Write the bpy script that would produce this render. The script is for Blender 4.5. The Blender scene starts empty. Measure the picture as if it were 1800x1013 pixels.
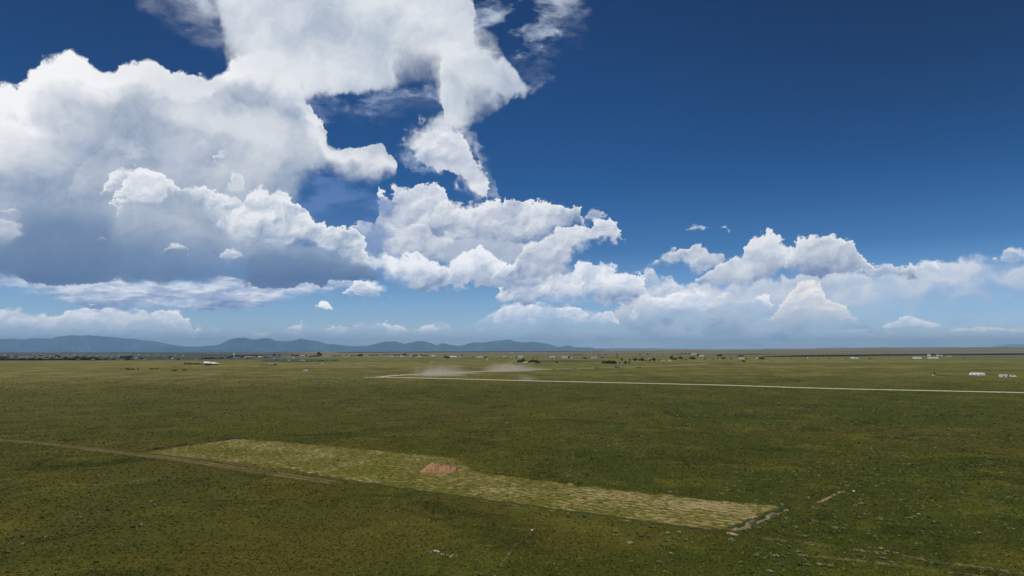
import bpy, math, random
import numpy as np
from mathutils import Vector, Matrix

# ---------------------------------------------------------------- camera
scene = bpy.context.scene
COL = scene.collection
CAM_H = 24.0
F_PX = 1200.0                     # focal length in pixels of the 1800 px wide photograph
HORIZON = 613.0
PITCH = math.atan((HORIZON - 506.5) / F_PX)
cam_data = bpy.data.cameras.new("camera")
cam_data.sensor_width = 36.0
cam_data.lens = 36.0 * F_PX / 1800.0
cam_data.clip_start = 0.5
cam_data.clip_end = 200000.0
cam = bpy.data.objects.new("camera", cam_data)
COL.objects.link(cam)
cam.location = (0, 0, CAM_H)
cam.rotation_euler = (math.pi / 2 + PITCH, 0, 0)
scene.camera = cam

SUN_EL, SUN_AZ = math.radians(56), math.radians(-118)   # azimuth from +Y, clockwise positive
scene.view_settings.view_transform = 'Standard'
scene.view_settings.look = 'None'
scene.view_settings.gamma = 1.0
scene.view_settings.exposure = 0.0
scene.cycles.volume_bounces = 1
scene.cycles.max_bounces = 4
scene.cycles.diffuse_bounces = 2
scene.cycles.transparent_max_bounces = 12


def ray(px, py):
    x, y = (px - 900) / F_PX, -(py - 506.5) / F_PX
    v = Vector((x, math.cos(PITCH) - y * math.sin(PITCH), math.sin(PITCH) + y * math.cos(PITCH)))
    return v.normalized()


def azel(px, py):
    v = ray(px, py)
    return math.degrees(math.atan2(v.x, v.y)), math.degrees(math.asin(v.z))


# ---------------------------------------------------------------- node helper
class G:
    """small builder of shader-node expressions"""
    def __init__(self, tree):
        self.t = tree

    def node(self, kind, **kw):
        n = self.t.nodes.new(kind)
        for k, v in kw.items():
            setattr(n, k, v)
        return n

    def put(self, sock, v):
        if isinstance(v, E):
            self.t.links.new(v.s, sock)
        elif isinstance(v, (tuple, list)):
            d = list(v)
            n = len(sock.default_value)
            sock.default_value = (d + [1.0])[:n] if len(d) < n else d[:n]
        else:
            sock.default_value = v

    def m(self, op, a, b=None, c=None, clamp=False):
        n = self.node('ShaderNodeMath', operation=op, use_clamp=clamp)
        self.put(n.inputs[0], a)
        if b is not None: self.put(n.inputs[1], b)
        if c is not None: self.put(n.inputs[2], c)
        return E(self, n.outputs[0])

    def step(self, x, lo, hi, a=0.0, b=1.0, smooth=True):
        n = self.node('ShaderNodeMapRange', interpolation_type='SMOOTHSTEP' if smooth else 'LINEAR', clamp=not smooth)
        for i, v in enumerate((x, lo, hi, a, b)):
            self.put(n.inputs[i], v)
        return E(self, n.outputs[0])

    def mixf(self, a, b, t):
        n = self.node('ShaderNodeMix', data_type='FLOAT', clamp_factor=True)
        self.put(n.inputs[0], t); self.put(n.inputs[2], a); self.put(n.inputs[3], b)
        return E(self, n.outputs[0])

    def mix(self, a, b, t, blend='MIX'):
        n = self.node('ShaderNodeMix', data_type='RGBA', blend_type=blend, clamp_factor=True)
        self.put(n.inputs[0], t); self.put(n.inputs[6], a); self.put(n.inputs[7], b)
        return E(self, n.outputs[2])

    def vec(self, x, y, z=0.0):
        n = self.node('ShaderNodeCombineXYZ')
        for i, v in enumerate((x, y, z)):
            self.put(n.inputs[i], v)
        return E(self, n.outputs[0])

    def sep(self, v):
        n = self.node('ShaderNodeSeparateXYZ')
        self.put(n.inputs[0], v)
        return [E(self, o) for o in n.outputs]

    def vm(self, op, a, b=None, scale=None):
        n = self.node('ShaderNodeVectorMath', operation=op)
        self.put(n.inputs[0], a)
        if b is not None: self.put(n.inputs[1], b)
        if scale is not None: self.put(n.inputs['Scale'], scale)
        return E(self, n.outputs['Value'] if op in ('LENGTH', 'DOT_PRODUCT', 'DISTANCE') else n.outputs[0])

    def noise(self, v, scale=1.0, detail=4.0, rough=0.5, lac=2.0, dist=0.0, dim='2D', color=False):
        n = self.node('ShaderNodeTexNoise', noise_dimensions=dim)
        self.put(n.inputs['Vector'], v)
        for k, x in (('Scale', scale), ('Detail', detail), ('Roughness', rough), ('Lacunarity', lac), ('Distortion', dist)):
            self.put(n.inputs[k], x)
        return E(self, n.outputs[1 if color else 0])

    def voro(self, v, scale=1.0, detail=0.0, rough=0.5, lac=2.0, dim='2D', feature='F1', smooth=0.3, out=0, rand=1.0):
        n = self.node('ShaderNodeTexVoronoi', voronoi_dimensions=dim, feature=feature)
        if detail > 0: n.normalize = True
        self.put(n.inputs['Vector'], v)
        for k, x in (('Scale', scale), ('Detail', detail), ('Roughness', rough), ('Lacunarity', lac), ('Randomness', rand)):
            if k in n.inputs: self.put(n.inputs[k], x)
        if feature == 'SMOOTH_F1': self.put(n.inputs['Smoothness'], smooth)
        return E(self, n.outputs[out])

    def curves(self, x, *lists):
        """up to three curves of the same input in one node"""
        n = self.node('ShaderNodeRGBCurve')
        for c, pts in zip(n.mapping.curves, lists):
            pts = sorted(pts)
            c.points[0].location = pts[0]
            c.points[1].location = pts[-1]
            for p in pts[1:-1]:
                c.points.new(*p)
            for p in c.points:
                p.handle_type = 'VECTOR'
        n.mapping.extend = 'HORIZONTAL'
        n.mapping.use_clip = False
        n.mapping.update()
        self.put(n.inputs['Color'], x)
        m = self.node('ShaderNodeSeparateColor')
        self.t.links.new(n.outputs[0], m.inputs[0])
        return [E(self, o) for o in m.outputs[:len(lists)]]


class E:
    def __init__(self, g, s):
        self.g, self.s = g, s
    def __add__(self, o): return self.g.m('ADD', self, o)
    def __radd__(self, o): return self.g.m('ADD', self, o)
    def __sub__(self, o): return self.g.m('SUBTRACT', self, o)
    def __rsub__(self, o): return self.g.m('SUBTRACT', o, self)
    def __mul__(self, o): return self.g.m('MULTIPLY', self, o)
    def __rmul__(self, o): return self.g.m('MULTIPLY', self, o)
    def __truediv__(self, o): return self.g.m('DIVIDE', self, o)
    def min(self, o): return self.g.m('MINIMUM', self, o)
    def max(self, o): return self.g.m('MAXIMUM', self, o)
    def clamp(self): return self.max(0.0).min(1.0)   # (a clamp flag would cost the compiler an extra late node)
    def pow(self, o): return self.g.m('POWER', self, o)


def srgb(r, g, b):
    return tuple(((c / 255) / 12.92 if c / 255 <= 0.04045 else ((c / 255 + 0.055) / 1.055) ** 2.4) for c in (r, g, b))


# ---------------------------------------------------------------- world: clear sky and clouds
SKY_STRENGTH = 0.1


def build_world():
    world = bpy.data.worlds.new("World")
    world.use_nodes = True
    t = world.node_tree
    t.nodes.clear()
    g = G(t)
    tco = E(g, g.node('ShaderNodeTexCoord').outputs['Generated'])
    sky = g.node('ShaderNodeTexSky', sky_type='NISHITA')
    g.put(sky.inputs[0], tco)
    sky.sun_disc = False
    sky.sun_elevation = SUN_EL
    sky.sun_rotation = SUN_AZ
    sky.altitude = 2000
    sky.air_density = 1.0
    sky.dust_density = 0.6
    sky.ozone_density = 3.0
    D = g.vm('SCALE', tco, scale=1.0)
    dx, dy, dz = g.sep(D)
    az = g.m('ARCTAN2', dx, dy) * (180 / math.pi)
    el = g.m('ARCSINE', dz) * (180 / math.pi)
    P = g.vec(az, el)
    AZ0, AZ1, ELM = -44.0, 44.0, 46.0

    # the photographer's polarised, saturated sky: deepen the clear blue
    base = E(g, sky.outputs[0])
    n = g.node('ShaderNodeGamma'); g.put(n.inputs[0], base); n.inputs[1].default_value = 1.0
    base = E(g, n.outputs[0])
    rmp = g.node('ShaderNodeValToRGB')
    cr = rmp.color_ramp
    stops = [(0.0, (1.25, 1.22, 1.45)), (.085, (.72, .88, 1.10)), (.27, (.19, .45, .71)), (.46, (.072, .345, .63)), (.80, (.072, .28, .53)), (1.0, (.068, .25, .47))]
    cr.elements[0].position, cr.elements[1].position = 0.0, 1.0
    for pos, _ in stops[1:-1]: cr.elements.new(pos)
    for e_, (pos, c) in zip(cr.elements, stops):
        e_.position = pos; e_.color = (*c, 1)
    g.put(rmp.inputs[0], g.step(el, 0.0, 30.0, smooth=False))
    skyc = g.mix(base, E(g, rmp.outputs[0]), 1.0, 'MULTIPLY')
    side = g.step(az, 0.0, 38.0, 1.0, SKY_SIDE) * g.step(az, -38.0, -10.0, 0.8, 1.0)
    kk = g.node('ShaderNodeCombineColor')
    kv = g.mixf(1.0, side, g.step(el, 2.0, 22.0))
    for i_ in range(3): g.put(kk.inputs[i_], kv)
    skyc = g.mix(skyc, E(g, kk.outputs[0]), 1.0, 'MULTIPLY')

    def px_points(pts, sgn=0):
        q = []
        pts = sorted(pts)
        if pts[0][0] > -399:
            pts = [(pts[0][0] - 9, pts[0][1] + 90 * sgn)] + pts
        if pts[-1][0] < 2199:
            pts = pts + [(pts[-1][0] + 9, pts[-1][1] + 90 * sgn)]
        for px, py in pts:
            a, e = azel(px, py)
            q.append(((a - AZ0) / (AZ1 - AZ0), max(0.0, (e + 4.0) / (ELM + 4.0))))
        return q

    # noise sets: feature size in degrees
    def noise_set(size, seed, stretch=1.0, warp=0.6):
        p = g.vm('MULTIPLY', P, (1 / size, stretch / size, 1))
        p = g.vm('ADD', p, (seed, seed * 1.7, 0))
        w = g.noise(p, 1.3, 3.0, 0.55, color=True)
        w = g.vm('SCALE', g.vm('SUBTRACT', w, (0.5, 0.5, 0.5)), scale=0.55)
        q = g.vm('ADD', p, w)

        def H(v, d=3.0):
            return 1.0 - g.voro(v, 1.0, d, 0.55, 2.3, feature='F1')
        h = H(q, 3.0)
        f = g.noise(q, 1.0, 7.0, 0.6)
        up = g.vm('ADD', q, (-0.10, 0.19, 0))
        rel = (h - H(up, 3.0)) * 0.45 + (g.noise(q, 0.8, 2.0, 0.5) - g.noise(up, 0.8, 2.0, 0.5)) * 1.3 \
            + (g.noise(q, 4.0, 4.0, 0.6) - g.noise(g.vm('ADD', q, (-0.03, 0.05, 0)), 4.0, 4.0, 0.6)) * 0.42
        low = g.noise(q, 0.55, 3.0, 0.5)
        W = g.vm('SUBTRACT', g.noise(p, 1.8, 8.0, 0.64, color=True), (0.5, 0.5, 0.5))
        wx, wy, _ = g.sep(W)
        wamp = warp * size
        azw = az + wx * wamp
        elw = el + wy * wamp
        # every layer input hangs on the warped coordinates and no link needs a type conversion:
        # otherwise the shader compiler evaluates parts of all layers at once and runs out of registers
        an_ = ((azw - AZ0) * (1 / (AZ1 - AZ0))).clamp()
        cc_ = g.node('ShaderNodeCombineColor')
        for i_ in range(3): g.put(cc_.inputs[i_], an_)
        aznc = E(g, cc_.outputs[0])
        return dict(soft=g.step(low, 0.38, 0.64, 0.5, 3.4), h=h, f=f, rel=rel, low=low, size=size, azn=aznc, el=elw, PW=g.vec(azw, elw))

    NS = {k: noise_set(*v) for k, v in NOISE_SETS.items()}
    cur = skyc
    INV = 1.0 / SKY_STRENGTH
    g0 = g
    NSK = ['azn', 'PW', 'el', 'h', 'f', 'rel', 'low', 'soft']
    for L in LAYERS:
        # each cloud layer is a node group: the sky behind it goes in, the sky with it comes out
        gt = bpy.data.node_groups.new('cloud_layer', 'ShaderNodeTree')
        gt.interface.new_socket('sky', in_out='INPUT', socket_type='NodeSocketColor')
        for k_ in NSK:
            gt.interface.new_socket(k_, in_out='INPUT', socket_type={'azn': 'NodeSocketColor', 'PW': 'NodeSocketVector'}.get(k_, 'NodeSocketFloat'))
        gt.interface.new_socket('el_raw', in_out='INPUT', socket_type='NodeSocketFloat')
        gt.interface.new_socket('sky', in_out='OUTPUT', socket_type='NodeSocketColor')
        g = G(gt)
        gin, gout = g.node('NodeGroupInput'), g.node('NodeGroupOutput')
        sky_in = E(g, gin.outputs[0])
        N = {k_: E(g, gin.outputs[1 + i_]) for i_, k_ in enumerate(NSK)}
        el_raw = E(g, gin.outputs[1 + len(NSK)])
        top, bot = g.curves(N['azn'], px_points(L['top'], 1), px_points(L['bot'], -1))
        top, bot = top * (ELM + 4.0) - 4.0, bot * (ELM + 4.0) - 4.0
        amp = L.get('amp', 0.9)
        ampb = L.get('ampb', amp * 0.7)
        fl = L.get('fluff', 0.5)
        nz = (N['h'] - 0.62) * (1.6 * fl) + (N['f'] - 0.5) * (2.4 * (1 - fl) + 0.8)
        el_ = N['el']
        dt = (top - el_) + nz * amp
        db = (el_ - bot) + nz * ampb
        sv = N['soft']
        a = g.step(dt, 0.0, sv * L.get('st', 0.35)) * g.step(db, 0.0, sv * L.get('sb', 0.7))
        a = a * L.get('op', 1.0)
        if 'thin' in L:                    # ragged thinning
            lo, hi = L['thin']
            a = a * g.step(N['f'] * 0.6 + N['low'] * 0.4, lo, hi)
        hgt = (top - bot).max(0.3)
        tt = ((el_raw - bot) / hgt).clamp()
        tg = L.get('tg', 0.6); rg = L.get('rg', 1.6) * 0.62; b0 = L.get('b0', 0.25) + 0.07
        lit = tt.pow(L.get('tp', 1.0)) * tg + N['rel'] * rg + (N['low'] - 0.5) * L.get('lg', 0.9) + b0
        # thin rims glow: they scatter the sun behind them
        rim = g.step(dt, 0.0, L.get('rw', 1.0), L.get('rim', 0.25), 0.0)
        lit = (lit + rim).clamp()
        for (ex, ey, rx, ry, kk) in L.get('blobs', ()):   # broad thick (dark) or thin (bright) places
            ea, ee = azel(ex, ey)
            d = g.vm('LENGTH', g.vm('MULTIPLY', g.vm('SUBTRACT', N['PW'], (ea, ee, 0)), (21 / rx, 21 / ry, 0)))
            d = d + (N['f'] - 0.5) * 1.2
            lit = lit + g.step(d, 0.3, 1.2, kk, 0.0)
        lit = lit.clamp()
        ymin = min(y_ for x_, y_ in L['top'])
        gain = L.get('gain', 1.32 if ymin > 500 else 1.12 if ymin > 430 else 1.0)
        c0, c1, c2 = [tuple(x * INV * gain for x in srgb(*c)) for c in L['col']]
        c = g.mix(c0, c1, (lit * 2.0).min(1.0))
        c = g.mix(c, c2, (lit * 2.0 - 1.0).max(0.0))
        g.put(gout.inputs[0], g.mix(sky_in, c, a))
        gn = g0.node('ShaderNodeGroup')
        gn.node_tree = gt
        g0.put(gn.inputs[0], cur)
        for i_, k_ in enumerate(NSK):
            g0.put(gn.inputs[1 + i_], NS[L['n']][k_])
        g0.put(gn.inputs[1 + len(NSK)], el)
        cur = E(g0, gn.outputs[0])
    g = g0
    bg = g.node('ShaderNodeBackground')
    g.put(bg.inputs[0], cur)
    bg.inputs[1].default_value = SKY_STRENGTH
    out = g.node('ShaderNodeOutputWorld')
    t.links.new(bg.outputs[0], out.inputs[0])
    scene.world = world
    world.cycles.sampling_method = 'MANUAL'
    world.cycles.sample_map_resolution = 512


SKY_SIDE = 0.66
NOISE_SETS = {            # feature size in degrees, seed, vertical stretch
    'big': (5.5, 3.1, 1.0, 0.42), 'mid': (2.6, 11.7, 1.15, 0.8), 'sml': (1.4, 23.9, 1.4, 0.7),
    'wisp': (4.2, 41.3, 2.2), 'strip': (3.0, 57.7, 3.0),
}
# colours: shade, half, lit (as the eye sees them)
CU = ((120, 138, 176), (188, 197, 214), (240, 242, 246))
CU2 = ((128, 146, 182), (192, 201, 217), (244, 245, 248))
WARM = ((160, 178, 208), (208, 213, 225), (255, 246, 243))
VEIL = ((120, 150, 192), (150, 170, 204), (178, 188, 212))
STORM = ((126, 148, 180), (198, 205, 216), (251, 251, 252))
DARK = ((86, 112, 154), (116, 139, 172), (160, 175, 198))
ANVIL = ((150, 165, 190), (190, 200, 214), (228, 232, 237))
L_, R_ = -400, 2200
LAYERS = [
    # pale milk above the horizon and veils
    dict(n='strip', top=[(L_, 560), (300, 565), (700, 560), (1000, 540), (1200, 520), (1500, 500), (R_, 520)], bot=[(L_, 640), (R_, 640)],
         col=VEIL, op=0.75, st=5.0, sb=0.1, amp=0.8, thin=(0.2, 0.7), tg=0, b0=0.5, rg=0.4),
    dict(n='mid', top=[(1080, 540), (1120, 510), (1180, 500), (1250, 494), (1400, 482), (1500, 472), (1620, 462), (1700, 450), (1800, 444), (R_, 430)],
         bot=[(1080, 590), (1150, 612), (1500, 606), (1600, 585), (1700, 560), (1800, 530), (R_, 515)],
         col=((160, 182, 214), (186, 201, 224), (222, 227, 238)), op=0.97, st=0.5, sb=1.8, amp=0.3, tg=0.75, b0=0.25, rg=1.6, lg=1.3, rim=0.15),
    # low far cumulus row left
    dict(n='sml', top=[(L_, 540), (0, 545), (30, 540), (60, 550), (100, 552), (150, 540), (175, 532), (200, 541), (260, 544), (315, 548), (335, 570), (345, 600)],
         bot=[(L_, 604), (330, 602), (345, 606)], col=WARM, op=0.92, st=0.15, sb=0.9, amp=0.32, tg=0.7, b0=0.05, rim=0.2, rw=0.4),
    dict(n='sml', top=[(330, 590), (350, 574), (390, 572), (410, 584), (430, 574), (450, 588), (510, 575), (530, 568), (560, 570), (600, 574), (640, 566), (680, 570), (720, 576), (760, 572), (775, 564), (790, 574), (828, 572), (838, 562), (845, 559), (850, 560), (865, 546), (875, 546), (882, 531), (905, 528), (960, 534), (1000, 534), (1040, 546), (1075, 548), (1082, 560), (1100, 590)],
         bot=[(330, 594), (500, 596), (800, 596), (900, 582), (1080, 580), (1100, 594)], col=WARM, op=0.85, st=0.15, sb=1.1, amp=0.45, tg=0.8, b0=0.05, rim=0.25, rw=0.4),
    # right: far warm towers
    dict(n='sml', top=[(1100, 560), (1112, 545), (1125, 500), (1132, 470), (1145, 466), (1158, 486), (1180, 490), (1200, 503), (1260, 510), (1320, 520), (1340, 560), (1350, 600)],
         bot=[(1100, 570), (1125, 585), (1200, 590), (1340, 580), (1350, 604)], col=CU2, op=0.75, st=0.15, sb=2.4, amp=0.5, tg=0.7, b0=0.1, rim=0.2, rw=0.4),
    dict(n='sml', top=[(1310, 590), (1330, 565), (1360, 550), (1375, 530), (1390, 515), (1400, 505), (1405, 495), (1420, 488), (1440, 490), (1447, 520), (1455, 530), (1475, 533), (1490, 540), (1500, 556), (1520, 575)],
         bot=[(1310, 594), (1340, 577), (1480, 577), (1520, 580)], col=((170, 186, 214), (212, 214, 224), (255, 247, 240)), op=0.9, st=0.12, sb=0.9, amp=0.4, tg=0.8, b0=0.1, rim=0.2, rw=0.4),
    dict(n='sml', top=[(1540, 590), (1560, 570), (1590, 556), (1620, 560), (1650, 574), (1690, 582), (1730, 576), (1780, 578), (1850, 585)],
         bot=[(1540, 592), (1570, 578), (1640, 582), (1780, 588), (1850, 588)], col=WARM, op=0.7, st=0.15, sb=0.5, amp=0.35, tg=0.8, b0=0.1),
    # small puff band mid right behind towers
    dict(n='sml', top=[(1110, 480), (1165, 445), (1185, 440), (1212, 436), (1218, 425), (1234, 425), (1240, 440), (1268, 445), (1275, 462), (1290, 520)],
         bot=[(1110, 485), (1165, 470), (1200, 468), (1215, 487), (1250, 476), (1275, 466), (1290, 524)], col=CU, op=0.9, st=0.15, sb=0.5, amp=0.45, tg=0.5, b0=0.3, rim=0.3, rw=0.4),
    dict(n='mid', top=[(1220, 500), (1235, 478), (1270, 462), (1292, 446), (1308, 446), (1315, 418), (1340, 408), (1360, 405), (1375, 425), (1396, 448), (1402, 462), (1415, 490)],
         bot=[(1220, 503), (1235, 500), (1260, 510), (1300, 509), (1345, 500), (1375, 484), (1402, 470), (1415, 495)], col=CU, st=0.12, sb=0.5, amp=0.45, tg=0.65, b0=0.2, rim=0.3, rw=0.5),
    dict(n='mid', top=[(1380, 480), (1392, 452), (1390, 425), (1405, 412), (1418, 424), (1430, 414), (1446, 411), (1468, 421), (1482, 424), (1500, 418), (1512, 434), (1506, 452), (1525, 465), (1545, 463), (1580, 460), (1600, 464), (1609, 470), (1612, 480), (1620, 500)],
         bot=[(1380, 484), (1395, 489), (1450, 488), (1500, 483), (1560, 490), (1600, 490), (1612, 486), (1620, 504)], col=CU, st=0.12, sb=0.5, amp=0.42, tg=0.7, b0=0.15, rim=0.3, rw=0.5),
    dict(n='sml', top=[(1600, 480), (1608, 466), (1620, 454), (1634, 453), (1648, 464), (1655, 480)], bot=[(1600, 484), (1610, 475), (1648, 474), (1655, 484)], col=CU, st=0.12, sb=0.3, amp=0.3, tg=0.6, b0=0.35),
    dict(n='sml', top=[(1730, 480), (1745, 452), (1762, 450), (1768, 432), (1780, 428), (1790, 436), (1810, 440), (1850, 430), (1950, 480)], bot=[(1730, 484), (1745, 466), (1850, 464), (1950, 484)], col=CU, st=0.12, sb=0.4, amp=0.35, tg=0.6, b0=0.3),
    dict(n='sml', top=[(1100, 560), (1115, 530), (1130, 515), (1160, 520), (1200, 512), (1240, 508), (1290, 520), (1330, 512), (1350, 520), (1360, 545)],
         bot=[(1100, 564), (1120, 575), (1160, 560), (1230, 552), (1300, 545), (1345, 545), (1360, 549)], col=((176, 192, 218), (212, 217, 228), (250, 246, 244)), op=0.8, st=0.3, sb=1.2, amp=0.5, tg=0.7, b0=0.15, rg=1.6),
    dict(n='sml', top=[(1640, 590), (1680, 578), (1720, 572), (1760, 578), (1830, 574), (1900, 590)], bot=[(1640, 594), (1700, 590), (1900, 594)], col=WARM, op=0.7, st=0.2, sb=0.4, amp=0.3, tg=0.8, b0=0.15),
    dict(n='strip', top=[(1090, 600), (1200, 578), (1350, 572), (1500, 580), (1650, 585), (1800, 590), (1900, 605)], bot=[(1090, 604), (1900, 609)], col=WARM, op=0.45, st=0.5, sb=0.8, amp=0.6, tg=0.3, b0=0.4, rg=2.0),
    dict(n='sml', top=[(1015, 410), (1025, 380), (1040, 362), (1052, 366), (1066, 374), (1078, 400)], bot=[(1015, 414), (1040, 392), (1066, 386), (1078, 404)], col=CU2, op=0.6, st=0.4, sb=0.5, amp=0.5, tg=0.3, b0=0.4),
    # strips left under the storm base
    dict(n='strip', top=[(L_, 470), (0, 480), (620, 485), (640, 530)],
         bot=[(L_, 510), (0, 515), (60, 520), (100, 535), (200, 545), (300, 548), (400, 545), (470, 546), (500, 532), (560, 520), (620, 512), (640, 534)],
         col=((120, 140, 182), (168, 181, 208), (228, 231, 240)), op=0.95, st=0.3, sb=0.4, amp=0.35, tg=0.2, b0=0.4, rg=3.0, lg=2.0),
    # middle lower bank
    dict(n='mid', top=[(990, 510), (1005, 470), (1015, 462), (1028, 456), (1045, 458), (1070, 464), (1100, 471), (1118, 480), (1130, 495), (1145, 530)],
         bot=[(990, 514), (1010, 535), (1060, 540), (1120, 530), (1145, 534)], col=CU2, st=0.12, sb=0.6, amp=0.5, tg=0.5, b0=0.25, rg=2.2, rim=0.25, rw=0.5),
    dict(n='mid', top=[(870, 530), (880, 510), (900, 494), (930, 480), (960, 476), (1000, 478), (1020, 490), (1035, 520)],
         bot=[(870, 534), (890, 532), (930, 536), (1000, 540), (1035, 530)], col=CU2, st=0.12, sb=0.5, amp=0.5, tg=0.6, b0=0.2, rg=2.2, rim=0.25, rw=0.5),
    dict(n='mid', top=[(640, 410), (660, 396), (680, 392), (684, 362), (680, 338), (672, 320), (690, 322), (720, 332), (740, 322), (778, 323), (788, 345), (800, 400), (810, 430)],
         bot=[(640, 414), (670, 440), (760, 450), (800, 440), (810, 434)], col=CU2, st=0.12, sb=0.8, amp=0.5, tg=0.3, b0=0.32, rg=1.8, rim=0.2, rw=0.6),
    dict(n='mid', top=[(590, 470), (598, 440), (615, 402), (632, 390), (660, 396), (700, 402), (740, 392), (775, 398), (800, 420), (812, 460)],
         bot=[(590, 474), (620, 480), (700, 482), (800, 480), (812, 464)], col=CU, st=0.15, sb=0.8, amp=0.55, tg=0.35, b0=0.3, rg=1.8, rim=0.2, rw=0.6),
    dict(n='mid', top=[(750, 400), (758, 372), (775, 352), (800, 350), (818, 360), (840, 354), (870, 356), (900, 349), (940, 354), (975, 358), (1000, 366), (1018, 358), (1026, 372), (1030, 400)],
         bot=[(750, 404), (765, 412), (800, 434), (850, 445), (905, 446), (950, 432), (990, 412), (1018, 390), (1030, 404)], col=CU, st=0.12, sb=0.6, amp=0.5, tg=0.75, b0=0.12, rg=1.9, rim=0.25, rw=0.5),
    dict(n='big', top=[(760, 430), (800, 420), (900, 425), (960, 430), (1020, 470), (1040, 490)], bot=[(760, 434), (790, 490), (850, 500), (950, 505), (1020, 490), (1040, 494)],
         col=((140, 155, 188), (172, 184, 206), (205, 212, 224)), st=0.4, sb=0.6, amp=0.5, tg=0.4, b0=0.3, rg=1.5, rim=0.1),
    dict(n='mid', top=[(782, 490), (790, 462), (805, 448), (825, 436), (850, 434), (868, 448), (885, 462), (895, 480), (905, 500)],
         bot=[(782, 494), (800, 512), (850, 506), (890, 512), (905, 504)], col=CU, st=0.12, sb=0.5, amp=0.45, tg=0.6, b0=0.3, rg=1.7, rim=0.25, rw=0.5),
    dict(n='mid', top=[(585, 480), (598, 464), (615, 450), (640, 438), (665, 446), (690, 452), (715, 446), (740, 450), (765, 462), (785, 470), (798, 490)],
         bot=[(585, 484), (602, 490), (650, 484), (690, 504), (740, 516), (790, 514), (798, 494)], col=CU, st=0.12, sb=0.5, amp=0.5, tg=0.65, b0=0.2, rg=2.0, rim=0.25, rw=0.5),
    dict(n='mid', top=[(862, 490), (880, 470), (895, 460), (920, 462), (950, 474), (975, 490)], bot=[(862, 494), (885, 502), (950, 500), (975, 494)], col=CU2, st=0.15, sb=0.4, amp=0.4, tg=0.6, b0=0.25, rg=1.7, rim=0.2, rw=0.5),
    dict(n='mid', top=[(898, 480), (912, 440), (940, 420), (960, 410), (1000, 398), (1020, 394), (1035, 400), (1050, 388), (1078, 388), (1094, 402), (1098, 414), (1105, 450)],
         bot=[(898, 484), (920, 492), (960, 490), (1000, 472), (1014, 452), (1035, 434), (1060, 426), (1082, 432), (1098, 420), (1105, 454)], col=CU, st=0.12, sb=0.45, amp=0.4, tg=0.55, b0=0.3, rg=1.8, rim=0.25, rw=0.5),
    dict(n='sml', top=[(600, 520), (612, 505), (625, 490), (652, 492), (672, 500), (682, 508), (690, 530)], bot=[(600, 524), (612, 522), (640, 524), (668, 523), (682, 512), (690, 534)], col=CU2, st=0.12, sb=0.3, amp=0.3, tg=0.6, b0=0.25),
    dict(n='sml', top=[(545, 550), (552, 540), (566, 531), (578, 534), (583, 541), (590, 550)], bot=[(545, 554), (554, 545), (582, 545), (590, 554)], col=CU2, st=0.1, sb=0.25, amp=0.2, tg=0.6, b0=0.35),
    # storm cloud: blue rain veil to the right of the tower, then the tower itself
    dict(n='wisp', top=[(L_, 300), (480, 300), (600, 310), (690, 340), (720, 500)], bot=[(L_, 500), (640, 490), (700, 420), (720, 504)],
         col=((88, 122, 180), (98, 132, 188), (130, 158, 204)), op=0.75, st=2.5, sb=2.5, amp=1.0, tg=0.1, b0=0.4, rg=0.4),
    dict(n='big', top=[(L_, 200), (-60, 150), (0, 142), (28, 134), (40, 140), (50, 120), (75, 100), (115, 94), (150, 103), (158, 113), (185, 118), (200, 116), (230, 113), (265, 112), (290, 120), (310, 129), (345, 131), (365, 134), (390, 118), (420, 95), (470, 90), (520, 115), (545, 185), (575, 218), (580, 240), (590, 258), (620, 256), (672, 258), (697, 290), (702, 302), (720, 360)],
         bot=[(L_, 500), (430, 500), (490, 440), (530, 350), (560, 308), (610, 322), (650, 326), (690, 318), (702, 308), (720, 364)],
         col=STORM, st=0.15, sb=1.2, amp=0.55, tg=0.42, b0=0.0, rg=1.0, lg=0.7, rim=0.75, rw=3.6,
         blobs=[(420, 175, 230, 40, -0.25), (620, 290, 90, 45, 0.2), (330, 215, 190, 60, 0.2), (30, 260, 80, 40, 0.45), (30, 200, 120, 30, 0.25), (235, 230, 40, 70, -0.3), (350, 160, 100, 25, -0.1)]),
    dict(n='big', top=[(110, 350), (150, 290), (190, 230), (215, 195), (235, 185), (248, 198), (258, 178), (275, 168), (300, 166), (325, 178), (345, 162), (362, 168), (378, 156), (400, 164), (440, 184), (480, 194), (540, 204), (575, 220), (584, 244), (600, 254), (672, 256), (697, 288), (704, 320)],
         bot=[(110, 352), (200, 350), (300, 360), (480, 340), (520, 312), (560, 302), (610, 322), (650, 328), (690, 318), (704, 324)],
         col=((144, 160, 186), (186, 195, 210), (224, 228, 234)), op=0.85, st=0.2, sb=2.5, amp=0.4, tg=0.0, b0=0.58, rg=1.6, lg=1.8, rim=0.0,
         blobs=[(470, 195, 100, 30, -0.2), (400, 215, 110, 22, 0.35), (640, 290, 60, 30, 0.1)]),
    # dark flat base of the storm
    dict(n='big', top=[(L_, 330), (150, 350), (300, 350), (400, 400), (560, 430), (640, 450), (672, 478)], bot=[(L_, 500), (0, 494), (200, 503), (400, 502), (600, 496), (650, 492), (672, 488)],
         col=DARK, op=0.95, st=1.8, sb=0.15, amp=0.15, ampb=0.12, tg=0.8, b0=-0.05, rg=0.5, lg=0.7, rim=0.25, rw=3.0),
    # bright front cumulus of the storm
    dict(n='mid', top=[(168, 350), (190, 312), (215, 295), (250, 290), (285, 302), (312, 330), (340, 327), (365, 330), (395, 345), (430, 345), (441, 330), (455, 323), (470, 335), (505, 335), (520, 350), (532, 372), (560, 392), (600, 400), (640, 415), (660, 500)],
         bot=[(168, 345), (195, 345), (225, 345), (262, 368), (300, 345), (340, 375), (385, 420), (420, 455), (500, 460), (540, 448), (600, 465), (645, 480), (660, 504)],
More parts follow.
